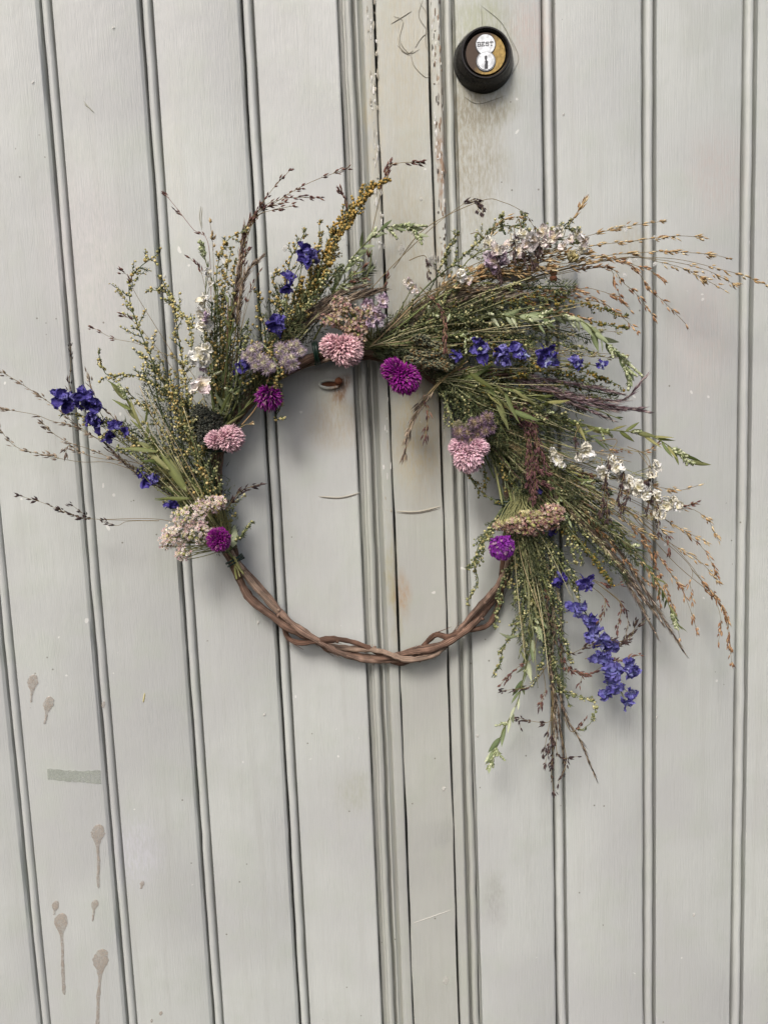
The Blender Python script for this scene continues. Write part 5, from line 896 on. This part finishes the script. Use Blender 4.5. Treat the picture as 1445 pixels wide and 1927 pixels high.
# ================= broad leaves and the crossing stems at the top =================
def bigleaf(a_, e_, d, me, sc=1.):
    p0, p1 = P(a_[0], a_[1], d * .01), P(e_[0], e_[1], d * .01 + .004); put(me, p0, p1 - p0, float(np.linalg.norm(p1 - p0)), wreath, sc=sc)
YL = [leaf_mesh('leaf', c, w_, cu) for c, w_, cu in (((108, 114, 66), .075, .22), ((92, 100, 58), .07, -.24), ((128, 128, 84), .06, .3))]
for a_, e_, sc in (((352, 925), (300, 850), 1.3), ((320, 885), (262, 838), 1.1), ((298, 850), (228, 834), 1.), ((268, 806), (232, 756), 1.2), ((272, 800), (284, 758), 1.1), ((360, 938), (294, 936), .8), ((345, 905), (320, 850), 1.2), ((255, 775), (228, 742), 1.2), ((420, 790), (452, 752), 1.2), ((425, 800), (458, 782), 1.1), ((415, 780), (432, 735), 1.), ((880, 700), (928, 738), 1.1), ((930, 720), (962, 768), 1.), ((948, 735), (975, 800), .9), ((960, 730), (1015, 762), .9)):
    bigleaf(a_, e_, U(5.0, 6.2), YL[rng.integers(3)], sc)
for k in range(8):
    o_ = U(-22, 22); plume([(690 + U(-8, 8), 655 + o_ * .3, 2.8), (760, 612 + o_), (830 + U(-10, 10), 578 + o_), (890 + U(-20, 40), 560 + o_)], BROWN, .1, 26, .9, 1.6, .16, d1=4.4)
stems((690, 655), [(820, 600), (860, 590), (830, 640), (880, 625), (800, 575), (790, 560), (850, 545)], STG + [(150, 130, 100)], 1.6, 3., 4.6)
foliage([(700, 650, 2.6), (740, 620), (800, 600), (860, 590)], 30, 700); foliage([(690, 650, 2.6), (660, 610), (640, 570)], 26, 400); foliage([(720, 650, 2.6), (790, 650), (860, 650)], 26, 600)

for q, w_, n in (([b5, (800, 590), (900, 560), (1010, 540), (1080, 540)], 34, 900), ([b5, (830, 620), (940, 610), (1050, 620), (1110, 640)], 36, 1000), ([b6, (900, 715), (1010, 715), (1110, 735), (1160, 745)], 30, 800), ([b6, (930, 760), (1030, 800), (1110, 830)], 34, 800), ([b7, (980, 850), (1060, 890), (1150, 930)], 30, 700), ([b7, (1020, 910), (1100, 1010), (1180, 1090)], 28, 700), ([b8, (980, 1060), (985, 1140), (985, 1220)], 28, 600), ([b8, (1020, 1100), (1045, 1200), (1060, 1290)], 26, 600), ([b1, (340, 850), (300, 760), (290, 680)], 34, 700), ([b1, (320, 900), (250, 830), (190, 790)], 26, 500), ([b2, (400, 730), (396, 650), (400, 570)], 22, 500), ([b3, (560, 620), (600, 560), (640, 500)], 28, 500)):
    foliage(q, w_, n, 2.6, 4.4, hl=(5, 13))
for q, L_ in (([b5, (830, 600), (930, 560), (1010, 545), (1070, 552)], 26), ([b5, (830, 630), (950, 625), (1040, 640), (1090, 668)], 28), ([b6, (900, 720), (1000, 700), (1080, 715), (1130, 735)], 26), ([b6, (920, 750), (1020, 790), (1100, 815)], 28), ([b7, (990, 850), (1070, 880), (1140, 920)], 26), ([b7, (1000, 890), (1080, 980), (1150, 1060)], 24), ([b8, (985, 1060), (980, 1140), (985, 1230)], 24), ([b8, (1030, 1080), (1050, 1180), (1075, 1250)], 22), ([b3, (560, 600), (600, 545), (645, 500)], 24)):
    W(q, L_, GREENB, .2, 2.0, 6, d1=U(4, 5.4), leafy=1.6)

DOL = [(66, 74, 48), (84, 92, 58), (100, 104, 70), (52, 58, 40), (120, 120, 84)]
for q, w_, n in (([b6, (900, 740), (980, 770), (1060, 800)], 40, 900), ([b7, (950, 830), (1020, 880), (1090, 940)], 44, 1200), ([b7, (960, 860), (1010, 930), (1060, 990)], 34, 800), ([b7, (1040, 900), (1120, 970), (1200, 1060)], 26, 800), ([b8, (975, 960), (995, 1020), (1010, 1080)], 34, 700), ([b6, (860, 730), (900, 780), (950, 840)], 36, 900), ([b5, (760, 630), (840, 600), (930, 580)], 36, 900), ([b3, (500, 700), (530, 650), (570, 590)], 30, 700)):
    foliage(q, w_, n, 2.8, 4.8, DOL, (6, 18))

STRAW = [(178, 172, 132), (150, 150, 110), (196, 188, 150), (132, 136, 98), (166, 150, 116)]
for (a_, es) in (((700, 650), [(U(900, 1120), U(520, 640)) for _ in range(16)]), ((825, 712), [(U(980, 1180), U(680, 830)) for _ in range(16)]), ((885, 792), [(U(1060, 1230), U(850, 1060)) for _ in range(20)]), ((965, 930), [(U(985, 1090), U(1120, 1300)) for _ in range(12)]), ((428, 1035), [(U(220, 360), U(720, 860)) for _ in range(10)])):
    stems(a_, es, STRAW, .8, 3.2, 5., 14)
for k in range(10):
    ex, ey = U(1080, 1240), U(860, 1100); panicle([b7, (980 + U(-10, 20), 850), ((ex + 990) / 2, (ey + 860) / 2 + U(-15, 15)), (ex, ey)], STRAW, .5, 9, 1.5, 6, 1, 30, sr=.45, d1=5.)
for k in range(6):
    ex, ey = U(1040, 1180), U(560, 780); panicle([b6 if ey > 680 else b5, (900 + U(-20, 20), 640 + (ey - 640) * .4), ((ex + 900) / 2, ey - 10), (ex, ey)], STRAW, .5, 9, 1.5, 6, 1, 30, sr=.45, d1=5.)
